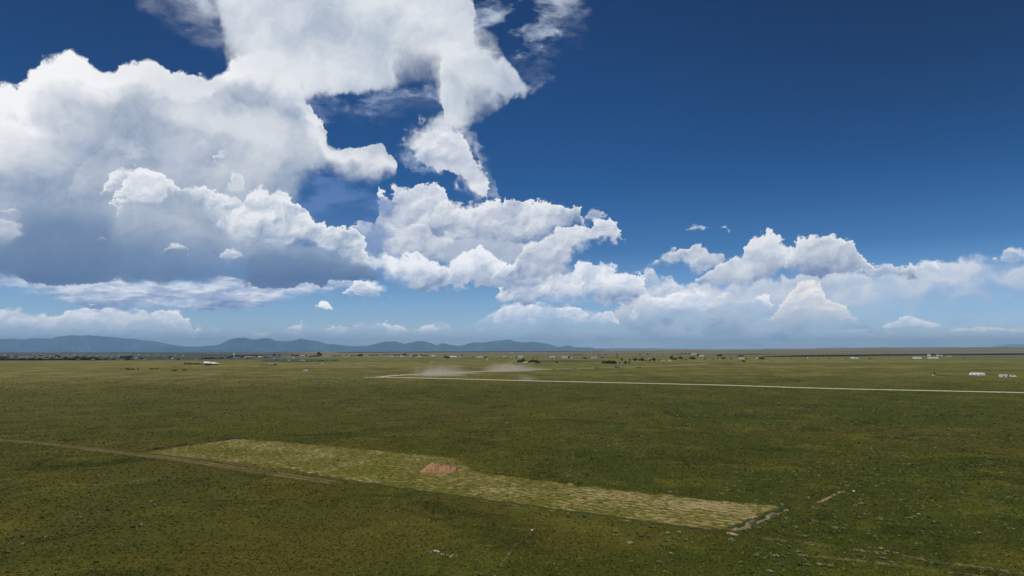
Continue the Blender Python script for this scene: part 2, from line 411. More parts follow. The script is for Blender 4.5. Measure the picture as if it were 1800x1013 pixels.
         col=((104, 124, 170), (172, 186, 208), (242, 244, 247)), st=0.15, sb=1.2, ampb=0.6, amp=0.6, tg=0.5, b0=0.36, rg=2.0, rim=0.3, rw=0.8),
    dict(n='mid', top=[(200, 380), (210, 330), (228, 302), (250, 296), (280, 300), (298, 315), (305, 350)], bot=[(200, 384), (218, 350), (248, 366), (275, 360), (298, 340), (305, 354)],
         col=((150, 166, 198), (205, 212, 224), (248, 249, 251)), st=0.2, sb=0.8, amp=0.5, tg=0.4, b0=0.45, rg=2.0, rim=0.3, rw=0.6),
    dict(n='mid', top=[(395, 350), (405, 318), (415, 296), (424, 300), (432, 322), (440, 350)], bot=[(395, 354), (430, 352), (440, 354)], col=CU, st=0.4, sb=0.8, amp=0.4, tg=0.2, b0=0.5, op=0.8),
    dict(n='sml', top=[(370, 290), (382, 266), (392, 262), (402, 272), (408, 290)], bot=[(370, 294), (385, 278), (402, 280), (408, 294)], col=CU, st=0.5, sb=0.6, amp=0.35, tg=0.2, b0=0.6, op=0.7),
    dict(n='sml', top=[(308, 265), (316, 248), (326, 246), (334, 262)], bot=[(308, 269), (318, 257), (334, 266)], col=CU, st=0.5, sb=0.6, amp=0.35, tg=0.2, b0=0.6, op=0.6),
    dict(n='sml', top=[(280, 450), (291, 432), (308, 424), (323, 430), (328, 440), (335, 450)], bot=[(280, 454), (293, 437), (325, 438), (335, 454)], col=CU, st=0.45, sb=0.5, amp=0.4, tg=0.4, b0=0.45, op=0.8),
    dict(n='sml', top=[(375, 465), (383, 450), (395, 436), (415, 434), (431, 446), (440, 465)], bot=[(375, 469), (383, 456), (428, 457), (440, 469)], col=CU2, st=0.3, sb=0.4, amp=0.35, tg=0.4, b0=0.3, op=0.8),
    dict(n='mid', top=[(L_, 380), (0, 385), (25, 386), (45, 400), (85, 410), (100, 440)], bot=[(L_, 420), (0, 425), (40, 418), (85, 416), (100, 444)], col=CU2, st=0.5, sb=1.2, amp=0.6, tg=0.4, b0=0.3, op=0.75),
    dict(n='mid', top=[(L_, 360), (0, 365), (30, 368), (50, 372), (60, 390)], bot=[(L_, 372), (0, 372), (50, 376), (60, 394)], col=CU2, st=0.2, sb=0.3, amp=0.25, tg=0.4, b0=0.4, op=0.7),
    dict(n='sml', top=[(130, 440), (145, 424), (185, 417), (195, 430)], bot=[(130, 444), (145, 427), (185, 421), (195, 434)], col=CU2, st=0.4, sb=0.4, amp=0.35, tg=0.4, b0=0.3, op=0.5),
    # broken bright billows over the storm's body, and fringes round the anvil
    dict(n='mid', top=[(L_, 175), (0, 180), (120, 175), (230, 200), (330, 210), (450, 235), (560, 250), (600, 300)], bot=[(L_, 330), (200, 330), (400, 315), (540, 290), (600, 304)],
         col=((170, 182, 206), (214, 220, 230), (248, 249, 251)), st=1.2, sb=2.0, amp=0.8, op=0.55, thin=(0.46, 0.62), tg=0.2, b0=0.45, rg=2.2),
    dict(n='mid', top=[(L_, 395), (0, 395), (150, 400), (300, 395), (420, 420), (520, 440)], bot=[(L_, 470), (300, 470), (520, 465)],
         col=((120, 140, 182), (150, 166, 200), (190, 202, 222)), st=1.2, sb=1.2, amp=0.6, op=0.5, thin=(0.48, 0.66), tg=0.2, b0=0.35, rg=2.0),
    dict(n='wisp', top=[(500, 150), (560, 150), (780, 140), (800, 160)], bot=[(500, 200), (560, 222), (650, 214), (740, 215), (790, 205), (800, 180)],
         col=((130, 155, 198), (176, 192, 220), (214, 222, 236)), st=1.0, sb=2.0, amp=1.0, op=0.75, thin=(0.36, 0.62), tg=0.2, b0=0.4),
    dict(n='mid', top=[(690, 262), (705, 240), (735, 205), (770, 190), (800, 195), (830, 210), (850, 260), (872, 320), (876, 350)], bot=[(690, 280), (720, 290), (760, 310), (810, 340), (850, 362), (876, 356)],
         col=((150, 170, 206), (190, 203, 224), (225, 231, 240)), st=1.2, sb=1.2, amp=1.1, op=0.6, thin=(0.42, 0.6), tg=0.2, b0=0.4),
    # anvil overhead
    dict(n='wisp', top=[(L_, -600), (R_, -600)], bot=[(L_, -300), (200, -100), (240, 20), (262, 50), (330, 80), (380, 100), (400, 110), (440, 60), (700, -300), (R_, -300)], col=((176, 194, 222), (205, 216, 232), (236, 240, 246)), st=0.6, sb=2.0, amp=1.6, op=0.85, thin=(0.40, 0.60), tg=0.0, b0=0.6, rg=0.5),
    dict(n='wisp', top=[(300, -600), (1060, -600)], bot=[(300, -300), (700, -100), (780, 100), (850, 130), (930, 160), (980, 140), (1030, 70), (1045, -20), (1060, -300)],
         col=((170, 192, 224), (205, 216, 234), (238, 242, 248)), st=0.6, sb=2.5, amp=1.6, op=0.8, thin=(0.45, 0.63), tg=0.0, b0=0.4, rg=0.6),
    dict(n='big', top=[(L_, -600), (770, -600), (826, -60), (832, 20), (860, 60), (900, 100), (930, 138), (966, 150), (975, 200)],
         bot=[(L_, -300), (300, -300), (370, -50), (378, 30), (388, 110), (405, 155), (440, 185), (480, 205), (520, 212), (542, 206), (552, 178), (600, 170), (650, 164), (700, 160), (760, 160), (775, 190), (778, 262), (808, 246), (822, 228), (848, 214), (880, 190), (900, 178), (935, 163), (960, 156), (966, 154), (975, 204)],
         col=ANVIL, st=1.0, sb=1.3, amp=0.7, ampb=0.8, tg=0.0, b0=0.56, rg=1.5, lg=1.3, rim=0.0, blobs=[(760, 200, 80, 60, 0.3), (540, 130, 200, 40, 0.25), (620, 40, 130, 50, -0.1)]),
    dict(n='mid', top=[(685, 300), (702, 248), (722, 228), (738, 212), (766, 203), (785, 190), (815, 245), (830, 268), (848, 290), (857, 318), (862, 345), (866, 380)],
         bot=[(685, 304), (702, 256), (722, 266), (742, 290), (785, 306), (822, 338), (842, 350), (858, 350), (866, 384)], col=CU2, st=0.5, sb=0.6, amp=0.75, tg=0.0, b0=0.62, rg=1.4, lg=0.8),
    dict(n='sml', top=[(930, 300), (938, 294), (946, 288), (955, 294), (962, 293), (975, 298), (980, 310)], bot=[(930, 304), (945, 297), (975, 301), (980, 314)], col=CU2, st=0.5, sb=0.3, amp=0.4, op=0.4, b0=0.3),
    dict(n='sml', top=[(1188, 410), (1196, 402), (1222, 395), (1250, 399), (1275, 397), (1285, 405)], bot=[(1188, 414), (1200, 407), (1240, 404), (1270, 400), (1285, 410)], col=CU2, st=0.3, sb=0.3, amp=0.3, op=0.6, b0=0.4),
]
build_world()

sun_data = bpy.data.lights.new("sun", 'SUN')
sun_data.energy = 3.5
sun_data.angle = math.radians(0.53)
sun_data.color = (1.0, 0.95, 0.87)
sun = bpy.data.objects.new("sun", sun_data)
COL.objects.link(sun)
_s = Vector((math.sin(SUN_AZ) * math.cos(SUN_EL), math.cos(SUN_AZ) * math.cos(SUN_EL), math.sin(SUN_EL)))
sun.rotation_euler = _s.to_track_quat('Z', 'Y').to_euler()

# ---------------------------------------------------------------- helpers for objects
rng = np.random.default_rng(7)
random.seed(7)


def tag(o, label=None, cat=None, group=None, kind=None):
    if label: o['label'] = label
    if cat: o['category'] = cat
    if group: o['group'] = group
    if kind: o['kind'] = kind
    return o


def link_mesh(name, verts, faces, mats, parent=None, fmat=None, smooth=False):
    me = bpy.data.meshes.new(name)
    verts = np.asarray(verts, dtype=np.float32)
    if isinstance(faces, np.ndarray):
        n, k = faces.shape
        me.vertices.add(len(verts)); me.vertices.foreach_set('co', verts.ravel())
        me.loops.add(n * k); me.loops.foreach_set('vertex_index', faces.astype(np.int32).ravel())
        me.polygons.add(n); me.polygons.foreach_set('loop_start', np.arange(0, n * k, k, dtype=np.int32))
        me.polygons.foreach_set('loop_total', np.full(n, k, dtype=np.int32))
        me.update(calc_edges=True)
    else:
        me.from_pydata([tuple(map(float, v)) for v in verts], [], faces)
    for m in (mats if isinstance(mats, (list, tuple)) else [mats]):
        me.materials.append(m)
    if fmat is not None:
        me.polygons.foreach_set('material_index', np.asarray(fmat, dtype=np.int32))
    if smooth:
        me.polygons.foreach_set('use_smooth', np.ones(len(me.polygons), dtype=bool))
    me.update()
    o = bpy.data.objects.new(name, me)
    COL.objects.link(o)
    if parent: o.parent = parent
    return o


def empty(name, loc, rz=0.0):
    o = bpy.data.objects.new(name, None)
    o.location = loc
    o.rotation_euler = (0, 0, rz)
    o.empty_display_size = 1.0
    COL.objects.link(o)
    return o


def new_mat(name):
    m = bpy.data.materials.new(name)
    m.use_nodes = True
    t = m.node_tree
    t.nodes.clear()
    g = G(t)
    out = g.node('ShaderNodeOutputMaterial')
    return m, g, out


def principled(g, col, rough=0.8, spec=0.2, **kw):
    n = g.node('ShaderNodeBsdfPrincipled')
    g.put(n.inputs['Base Color'], col)
    g.put(n.inputs['Roughness'], rough)
    g.put(n.inputs['Specular IOR Level'], spec)
    for k, v in kw.items():
        g.put(n.inputs[k], v)
    return n


def simple_mat(name, col, rough=0.8, var=0.15, scale=0.7, spec=0.2, metallic=0.0):
    m, g, out = new_mat(name)
    p = E(g, g.node('ShaderNodeTexCoord').outputs['Object'])
    n = g.noise(p, scale, 5.0, 0.6, dim='3D')
    c = g.mix(tuple(x * (1 - var) for x in col), tuple(min(1, x * (1 + var)) for x in col), n)
    b = principled(g, c, rough, spec, Metallic=metallic)
    m.node_tree.links.new(b.outputs[0], out.inputs[0])
    return m


# ---------------------------------------------------------------- terrain
# eye-level height of the skyline (photograph rows) against direction; the plain falls into a basin
# on the left and rises into a long low swell on the right
SKYLINE = [(-900, 617), (-300, 619), (0, 619.6), (300, 619.8), (600, 619.0), (900, 617.8), (1000, 616.9), (1100, 615.2),
           (1200, 614.6), (1300, 614.1), (1400, 613.2), (1500, 611.6), (1600, 611.0), (1800, 610.6), (2200, 611.5), (2800, 613)]
_saz = np.array([azel(*p)[0] for p in SKYLINE]); _sel = np.array([azel(*p)[1] for p in SKYLINE])
_saz = np.concatenate([[-180, -90], _saz, [90, 180]])
_sel = np.concatenate([[-0.1, -0.1], _sel, [-0.1, -0.1]])
R1, R2, RMAX = 2600.0, 9500.0, 46000.0


def terrain_z(x, y):
    r = np.hypot(x, y)
    az = np.degrees(np.arctan2(x, y))
    top = np.tan(np.radians(np.interp(az, _saz, _sel)))
    t = np.clip((np.log(np.maximum(r, 1)) - math.log(R1)) / (math.log(R2) - math.log(R1)), 0, 1)
    t = t * t * (3 - 2 * t)
    flat = -CAM_H / np.maximum(r, 1)
    ang = flat * (1 - t) + top * t
    wob = (np.sin(az * 3.1 + 1) * np.sin(az * 1.37) + 0.5 * np.sin(az * 9.7)) * 0.00022
    ang = ang + wob * t - np.where(r > R2, (r - R2) / (RMAX - R2) * 0.0016, 0)
    return np.where(r <= R1, 0.0, CAM_H + r * ang)


def tz(x, y):
    return float(terrain_z(np.array(float(x)), np.array(float(y))))


def at(px, py):
    """ground point seen at a place of the photograph"""
    v = ray(px, py)
    h = math.hypot(v.x, v.y)
    ux, uy, tn = v.x / h, v.y / h, v.z / h
    if tn < 0:
        r = -CAM_H / tn
        if r <= R1:
            return Vector((ux * r, uy * r, 0.0))
    lo, hi = R1 * 0.8, R2
    for _ in range(40):
        mid = (lo + hi) / 2
        if (tz(ux * mid, uy * mid) - CAM_H) / mid < tn: lo = mid
        else: hi = mid
    r = (lo + hi) / 2
    return Vector((ux * r, uy * r, tz(ux * r, uy * r)))


def grass_colour(g, q):
    big = g.noise(q, 0.0035, 5.0, 0.55, dist=0.6)           # fields of different grass
    mid = g.noise(q, 0.022, 5.0, 0.6, dist=0.8)
    fine = g.noise(q, 0.28, 5.0, 0.7)
    grit = g.noise(q, 2.6, 3.0, 0.7)
    green = g.mix((.043, .055, .007), (.076, .086, .012), fine)
    olive = g.mix((.066, .063, .009), (.112, .104, .017), fine)
    c = g.mix(green, olive, g.step(mid * 0.5 + big * 0.5, 0.44, 0.56))
    yel = g.mix((.112, .114, .012), (.172, .162, .026), grit)
    c = g.mix(c, yel, g.step(g.noise(q, 0.06, 7.0, 0.72), 0.50, 0.70, 0.0, 0.6))
    c = g.mix(c, (.024, .034, .005), g.step(g.noise(q, 0.05, 5.0, 0.7, dist=0.5), 0.54, 0.66, 0.0, 0.55))
    return c, fine, grit


def make_ground_mat():
    m, g, out = new_mat('prairie')
    P = E(g, g.node('ShaderNodeNewGeometry').outputs['Position'])
    x, y, z = g.sep(P)
    r = g.vm('LENGTH', P)
    q = g.vec(x, y, 0)
    c, fine, grit = grass_colour(g, q)
    # bare earth between the clumps
    c = g.mix(c, (.09, .066, .030), g.step(grit * 0.5 + fine * 0.5, 0.56, 0.68, 0.0, 0.6))
    k = g.mixf(1.0, grit * 1.5 + 0.08, g.step(r, 900.0, 150.0, 0.0, 0.9))
    c = g.vm('SCALE', c, scale=k)
    # long streaks that read from far away
    streak = g.noise(g.vec(x * 0.0009, y * 0.0045), 1.0, 6.0, 0.65)
    far = g.mix((.112, .112, .022), (.190, .163, .050), g.step(streak, 0.36, 0.64))
    far = g.vm('SCALE', far, scale=g.step(g.noise(g.vec(x * 0.03, y * 0.02), 1.0, 7.0, 0.75), 0.34, 0.66, 0.62, 1.42))
    c = g.mix(c, far, g.step(r, 200.0, 900.0, 0.0, 0.8))
    # dry brown rangeland beyond the farms
    dry = g.mix((.125, .115, .070), (.205, .172, .120), g.step(g.noise(g.vec(x * 0.0004, y * 0.0012), 1.0, 6.0, 0.65), 0.4, 0.6))
    wl = g.step(x / y.max(1.0), -0.36, -0.28)                # basin with the town on the left
    basin = g.mix((.050, .062, .045), (.13, .125, .10), g.step(g.noise(g.vec(x * 0.0016, y * 0.0016), 1.0, 7.0, 0.75), 0.42, 0.6))
    lim = g.noise(g.vec(x * 0.0005, 0.0), 1.0, 3.0, 0.5) * 900.0
    c = g.mix(c, dry, g.step(r + lim, 2100.0, 3700.0, 0.0, 0.92) * wl)
    c = g.mix(c, basin, g.step(r + lim * 0.5, 1750.0, 2000.0) * (1.0 - wl))
    # distant woodland floors
    c = g.mix(c, (.030, .042, .030), g.step(g.noise(g.vec(x * 0.00012, y * 0.0006), 1.0, 5.0, 0.6), 0.52, 0.60) * g.step(r, 7000.0, 10000.0, 0.0, 0.8))
    b = principled(g, c, 0.95, 0.05)
    bp = g.node('ShaderNodeBump')
    bp.inputs['Strength'].default_value = 0.9
    bp.inputs['Distance'].default_value = 0.25
    g.put(bp.inputs['Height'], fine * 0.5 + grit * 0.6)
    m.node_tree.links.new(bp.outputs[0], b.inputs['Normal'])
    m.node_tree.links.new(b.outputs[0], out.inputs[0])
    return m


def build_ground():
    a1 = np.radians(np.concatenate([np.linspace(-180, -46, 60, endpoint=False), np.linspace(-46, 46, 460, endpoint=False), np.linspace(46, 180, 60, endpoint=False)]))
    rr = np.concatenate([[3], np.geomspace(20, 2400, 40), np.geomspace(2600, 9500, 60), np.geomspace(9900, RMAX, 24)])
    A, R = np.meshgrid(a1, rr)
    X, Y = np.sin(A) * R, np.cos(A) * R
    Z = terrain_z(X, Y)
    V = np.stack([X.ravel(), Y.ravel(), Z.ravel()], 1)
    n, k = len(rr), len(a1)
    i = np.arange(n - 1)[:, None] * k; j = np.arange(k)[None, :]; j2 = (j + 1) % k
    F = np.stack([i + j, i + j2, i + k + j2, i + k + j], -1).reshape(-1, 4)[:, ::-1]
    V = np.vstack([V, [[0, 0, 0]]])
    # close the centre with triangles folded as quads around the pole
    faces = [tuple(f) for f in F] + [(len(V) - 1, int((a + 1) % k), int(a)) for a in range(k)]
    o = link_mesh('ground', V, faces, make_ground_mat(), smooth=True)
    tag(o, kind='structure')


build_ground()

# ---------------------------------------------------------------- mountains
def mountain(name, prof, r0, depth, col, seed, hazeless=1.0):
    az = np.array([azel(*p)[0] for p in prof]); el = np.array([azel(*p)[1] for p in prof])
    n = int((az[-1] - az[0]) / 0.045)
    A = np.linspace(az[0], az[-1], n)
    H = np.interp(A, az, el)
    lr = np.random.default_rng(seed)

    def nz(t, f, amp, k=5):
        s = 0
        for o_ in range(k):
            ph = lr.uniform(0, 6.28, 3)
            s = s + amp * 0.55 ** o_ * np.sin(t * f * 2 ** o_ * (1 + 0.13 * o_) + ph[0] + 1.7 * np.sin(t * f * 0.6 * 2 ** o_ + ph[1]))
        return s
    H = H + nz(A, 3.0, 0.012)
    D = np.linspace(-1, 0.6, 30)            # front foot .. crest .. behind
    V = []
    base = -150.0
    spur = np.zeros((len(D), n))
    for i, d in enumerate(D):
        r = r0 + depth * (d if d < 0 else d)
        crest = CAM_H + r0 * np.tan(np.radians(H))
        s = 1 - abs(d) ** 1.25 if d < 0 else 1 - (d / 0.6) ** 1.5
        ridge = np.abs(np.sin(A * 2.6 + 1.3 * np.sin(A * 0.9 + d * 2) + d * 1.1)) * 0.5 + np.abs(np.sin(A * 6.3 + d * 4 + np.sin(A * 2.3))) * 0.3 \
            + np.abs(np.sin(A * 15.1 - d * 6)) * 0.2
        env = (1 - s) * s * 4
        hgt = base + (crest - base) * s * (1 - 0.62 * env * ridge)
        a = np.radians(A)
        V.append(np.stack([np.sin(a) * r, np.cos(a) * r, hgt], 1))
    V = np.concatenate(V)
    k = n
    i = np.arange(len(D) - 1)[:, None] * k; j = np.arange(k - 1)[None, :]
    F = np.stack([i + j, i + j + 1, i + k + j + 1, i + k + j], -1).reshape(-1, 4)
    m, g, out = new_mat(name + '_slope')
    P = E(g, g.node('ShaderNodeNewGeometry').outputs['Position'])
    f1 = g.noise(P, 0.0009, 7.0, 0.65, dim='3D')
    c = g.mix(tuple(v * 0.6 for v in col), tuple(v * 4.5 for v in col), g.step(f1, 0.42, 0.64))
    b = principled(g, c, 0.95, 0.0)
    m.node_tree.links.new(b.outputs[0], out.inputs[0])
    o = link_mesh(name, V, F, m, smooth=True)
    tag(o, kind='structure')
    return o


mountain('mountains', [(-420, 606), (-300, 600), (-200, 597), (-100, 599), (0, 596.8), (22, 595), (45, 597), (55, 594.6), (80, 594.6), (92, 595), (100, 591.6), (125, 589.6), (150, 589.4), (180, 591.5), (200, 592.5), (215, 594.5), (240, 596.5), (270, 600), (300, 606), (330, 609.5), (380, 612), (460, 618), (520, 622)],
         38000.0, 5200.0, (.012, .024, .026), 3)
mountain('mountain_range', [(180, 622), (240, 614), (300, 610.5), (350, 609.2), (362, 608.5), (385, 606), (395, 601.5), (405, 597), (415, 594.4), (430, 594), (445, 597), (455, 596.5), (465, 594.5), (475, 595), (485, 599), (500, 600), (515, 599), (530, 595.5), (540, 597.5), (550, 599.5), (560, 600), (575, 604.5), (590, 605), (600, 606.5), (612, 608.5), (640, 608.5), (660, 605), (678, 600.5), (695, 600.5), (710, 604), (725, 602), (732, 599.5), (742, 599.5), (755, 603), (768, 606.5), (778, 603.5), (790, 606), (805, 608), (812, 607), (830, 602.5), (850, 602), (870, 599.5), (895, 597), (905, 600), (920, 602.5), (935, 600.5), (950, 602.5), (965, 605), (980, 609.5), (988, 609), (997, 607), (1010, 610.5), (1035, 610.5), (1050, 613), (1080, 615), (1120, 619)],
         32000.0, 4200.0, (.010, .020, .022), 5)
mountain('distant_hills', [(1000, 618), (1040, 613), (1090, 611.8), (1150, 612.4), (1200, 613.4), (1330, 614.5), (1344, 612.6), (1366, 612.7), (1375, 614.6), (1450, 618)], 52000.0, 4000.0, (.04, .05, .05), 8)
mountain('distant_mesa', [(1650, 614), (1700, 611), (1735, 609.8), (1750, 608.2), (1765, 605.6), (1775, 604.6), (1800, 606), (1850, 605), (1950, 609), (2050, 614)], 50000.0, 4000.0, (.04, .05, .05), 9)

# ---------------------------------------------------------------- haze: the air itself
def build_haze():
    R, z0, z1 = 62000.0, -320.0, 880.0
    v = [(sx * R, sy * R, z) for z in (z0, z1) for sx, sy in ((-1, -1), (1, -1), (1, 1), (-1, 1))]
    f = [(3, 2, 1, 0), (4, 5, 6, 7), (0, 1, 5, 4), (1, 2, 6, 5), (2, 3, 7, 6), (3, 0, 4, 7)]
    m, g, out = new_mat('air')
    n = g.node('ShaderNodeVolumePrincipled')
    n.inputs['Color'].default_value = HAZE_COL
    n.inputs['Density'].default_value = HAZE_DENSITY
    m.node_tree.links.new(n.outputs[0], out.inputs['Volume'])
    o = link_mesh('haze', v, f, m)
    tag(o, 'thin blue air that pales the far plain and the mountains', 'haze', kind='stuff')


HAZE_DENSITY = 3.4e-5
HAZE_COL = (0.39, 0.67, 1.0, 1.0)
build_haze()

# ---------------------------------------------------------------- sheets laid on the ground: roads, tracks, cleared field
def strip(name, pts, w, mat, z=0.03, step=3.0, jit=0.0, wf=None):
    P = [at(*p) if len(p) == 2 else Vector(p) for p in pts]
    # resample
    out = []
    for a, b in zip(P[:-1], P[1:]):
        n = max(1, int((b - a).length / step))
        for i in range(n):
            out.append(a.lerp(b, i / n))
    out.append(P[-1])
    # smooth corners
    for _ in range(6):
        out = [out[0]] + [(out[i - 1] + out[i] * 2 + out[i + 1]) / 4 for i in range(1, len(out) - 1)] + [out[-1]]
    V, F, UV = [], [], []
    s = 0
    for i, p in enumerate(out):
        d = (out[min(i + 1, len(out) - 1)] - out[max(i - 1, 0)])
        d.z = 0; d.normalize()
        nrm = Vector((-d.y, d.x, 0))
        if i: s += (out[i] - out[i - 1]).length
        ww = w * (wf(i / (len(out) - 1)) if wf else 1) * (1 + jit * random.uniform(-1, 1))
        for k in range(5):
            v = (k / 4 * 2 - 1)
            q = p + nrm * v * ww / 2
            V.append((q.x, q.y, tz(q.x, q.y) + z)); UV.append((s, v))
        if i:
            b = (i - 1) * 5
            for k in range(4):
                F.append((b + k, b + k + 1, b + k + 6, b + k + 5))
    o = link_mesh(name, V, F, mat)
    uv = o.data.uv_layers.new(name='along')
    for l in o.data.loops:
        uv.data[l.index].uv = UV[l.vertex_index]
    if o.data.polygons[0].normal.z < 0:
        o.data.flip_normals()
    tag(o, kind='structure')
    return o


def earth_mat(name, c0, c1, scale=0.8, edge=0.35, ruts=None, cover=1.0, patchy=0.0, fine=3.0):
    """earth showing through grass: ragged borders, optional wheel ruts"""
    m, g, out = new_mat(name)
    tc = g.node('ShaderNodeTexCoord')
    P = E(g, g.node('ShaderNodeNewGeometry').outputs['Position'])
    u, v, _ = g.sep(E(g, tc.outputs['UV']))
    n1 = g.noise(P, scale, 6.0, 0.7)
    n2 = g.noise(P, fine, 3.0, 0.6)
    n3 = g.noise(P, scale * 0.12, 4.0, 0.6)
    c = g.mix(c0, c1, n1 * 0.6 + n2 * 0.4)
    av = g.m('ABSOLUTE', v)
    d = (1.0 - av) + (n1 - 0.5) * edge * 2.2
    a = g.step(d, 0.1, 0.1 + edge)
    if ruts:
        rt = g.step(g.m('ABSOLUTE', av - ruts) + (n1 - 0.5) * 0.3, 0.08, 0.3, 1.0, 0.0)
        a = a * (rt * 0.9 + 0.1)
    if patchy:
        a = a * g.step(n1 * 0.45 + n2 * 0.25 + n3 * 0.3, patchy, patchy + 0.06)
    a = a * cover
    b = principled(g, c, 0.95, 0.05)
    tr = g.node('ShaderNodeBsdfTransparent')
    mx = g.node('ShaderNodeMixShader')
    g.put(mx.inputs[0], a)
    m.node_tree.links.new(tr.outputs[0], mx.inputs[1])
    m.node_tree.links.new(b.outputs[0], mx.inputs[2])
    m.node_tree.links.new(mx.outputs[0], out.inputs[0])
    return m


caliche = earth_mat('caliche', (.42, .37, .25), (.68, .61, .44), 0.22, 0.35)
road_pts = [(640, 663.6), (660, 663.4), (700, 663.8), (800, 666.2), (900, 668.8), (1000, 671.2), (1100, 673.4), (1200, 675.6), (1290, 677.6), (1400, 681.6), (1500, 684.2), (1600, 686.2), (1700, 688.4), (1800, 690.4), (2000, 694.5)]
strip('dirt_road', road_pts, 10.0, caliche, 0.04, 6.0)
strip('branch_road', [(664, 663.0), (680, 661.6), (700, 659.8), (750, 657.2), (800, 655.2), (850, 653.0), (900, 651.6), (935, 650.2), (972, 649.2)], 11.0, caliche, 0.05, 6.0)
strip('branch_road', [(972, 649.2), (1011, 648.2), (1050, 647.4), (1090, 646.0), (1130, 644.6), (1180, 643.0), (1212, 641.6), (1245, 639.4)], 7.0,
      earth_mat('far_caliche', (.38, .33, .21), (.54, .48, .33), 0.1, 0.3), 0.05, 8.0)

track_earth = earth_mat('track_earth', (.12, .095, .035), (.19, .15, .06), 1.1, 0.5, patchy=0.47)
rut_earth = earth_mat('rut_earth', (.17, .13, .055), (.27, .20, .10), 1.3, 0.4, ruts=0.5, patchy=0.45)
tr_pts = [(-60, 768), (0, 774), (60, 778), (120, 785), (180, 792), (230, 798), (300, 806), (370, 816), (450, 829), (530, 840), (585, 848)]
strip('grass_track', tr_pts, 7.5, earth_mat('worn_grass', (.085, .080, .016), (.130, .112, .032), 0.9, 0.6, patchy=0.42, cover=0.8), 0.02, 2.0)
strip('wheel_ruts', tr_pts, 3.4, rut_earth, 0.026, 1.5)
strip('wheel_ruts', [(300, 800), (360, 806), (430, 818), (520, 833)], 2.4, rut_earth, 0.03, 1.5)
strip('foot_path', [(978, 760), (985, 772), (996, 782), (1003, 793), (1008, 803), (1006, 814), (1003, 826), (1000, 838)], 0.55, track_earth, 0.02, 1.0)
strip('foot_path', [(940, 930), (925, 942), (905, 960), (890, 980), (875, 1000), (862, 1025)], 0.45, earth_mat('path_earth', (.12, .11, .05), (.2, .18, .09), 2.0, 0.5, patchy=0.49), 0.02, 0.7)
strip('worn_line', [(1240, 747), (1300, 752), (1400, 758), (1500, 763), (1620, 770), (1800, 776), (1900, 780)], 1.4, track_earth, 0.02, 2.0)
strip('worn_line', [(1370, 852), (1420, 858), (1478, 864)], 0.6, track_earth, 0.02, 1.0)
strip('worn_line', [(1340, 946), (1400, 952), (1480, 963), (1560, 974), (1640, 986), (1720, 998), (1800, 1008), (1900, 1020)], 1.7, earth_mat('bare_line', (.16, .105, .055), (.28, .19, .11), 2.2, 0.5, patchy=0.50), 0.02, 0.8)
strip('worn_line', [(1400, 975), (1500, 985), (1600, 996), (1700, 1010), (1800, 1024)], 1.5, track_earth, 0.02, 0.8)
strip('bare_earth', [(1438, 884), (1452, 878), (1463, 872), (1480, 864)], 1.0, earth_mat('sand', (.3, .2, .11), (.42, .3, .18), 1.6, 0.5, patchy=0.45), 0.022, 0.8)


def poly_sheet(name, pix, mat, z=0.03, jit=0.6, step=2.0):
    P = [at(*p) for p in pix]
    ring = []
    for a, b in zip(P, P[1:] + P[:1]):
        n = max(1, int((b - a).length / step))
        for i in range(n):
            q = a.lerp(b, i / n)
            ring.append(Vector((q.x + random.uniform(-jit, jit), q.y + random.uniform(-jit, jit), tz(q.x, q.y) + z)))
    from mathutils.geometry import tessellate_polygon
    F = [tuple(t) for t in tessellate_polygon([ring])]
    o = link_mesh(name, [tuple(v) for v in ring], F, mat)
    for p in o.data.polygons:
        if p.normal.z < 0: p.flip()
    tag(o, kind='structure')
    return o


FIELD = [(243, 797), (300, 788), (360, 778), (415, 771), (500, 777), (600, 785), (700, 795), (780, 803), (818, 809), (822, 817), (850, 832), (950, 843), (1050, 856), (1150, 867), (1250, 878), (1330, 885), (1391, 890),
         (1340, 912), (1288, 936), (1200, 926), (1100, 916), (1000, 903), (900, 889), (800, 874), (700, 860), (620, 848), (540, 832), (440, 818), (340, 806)]


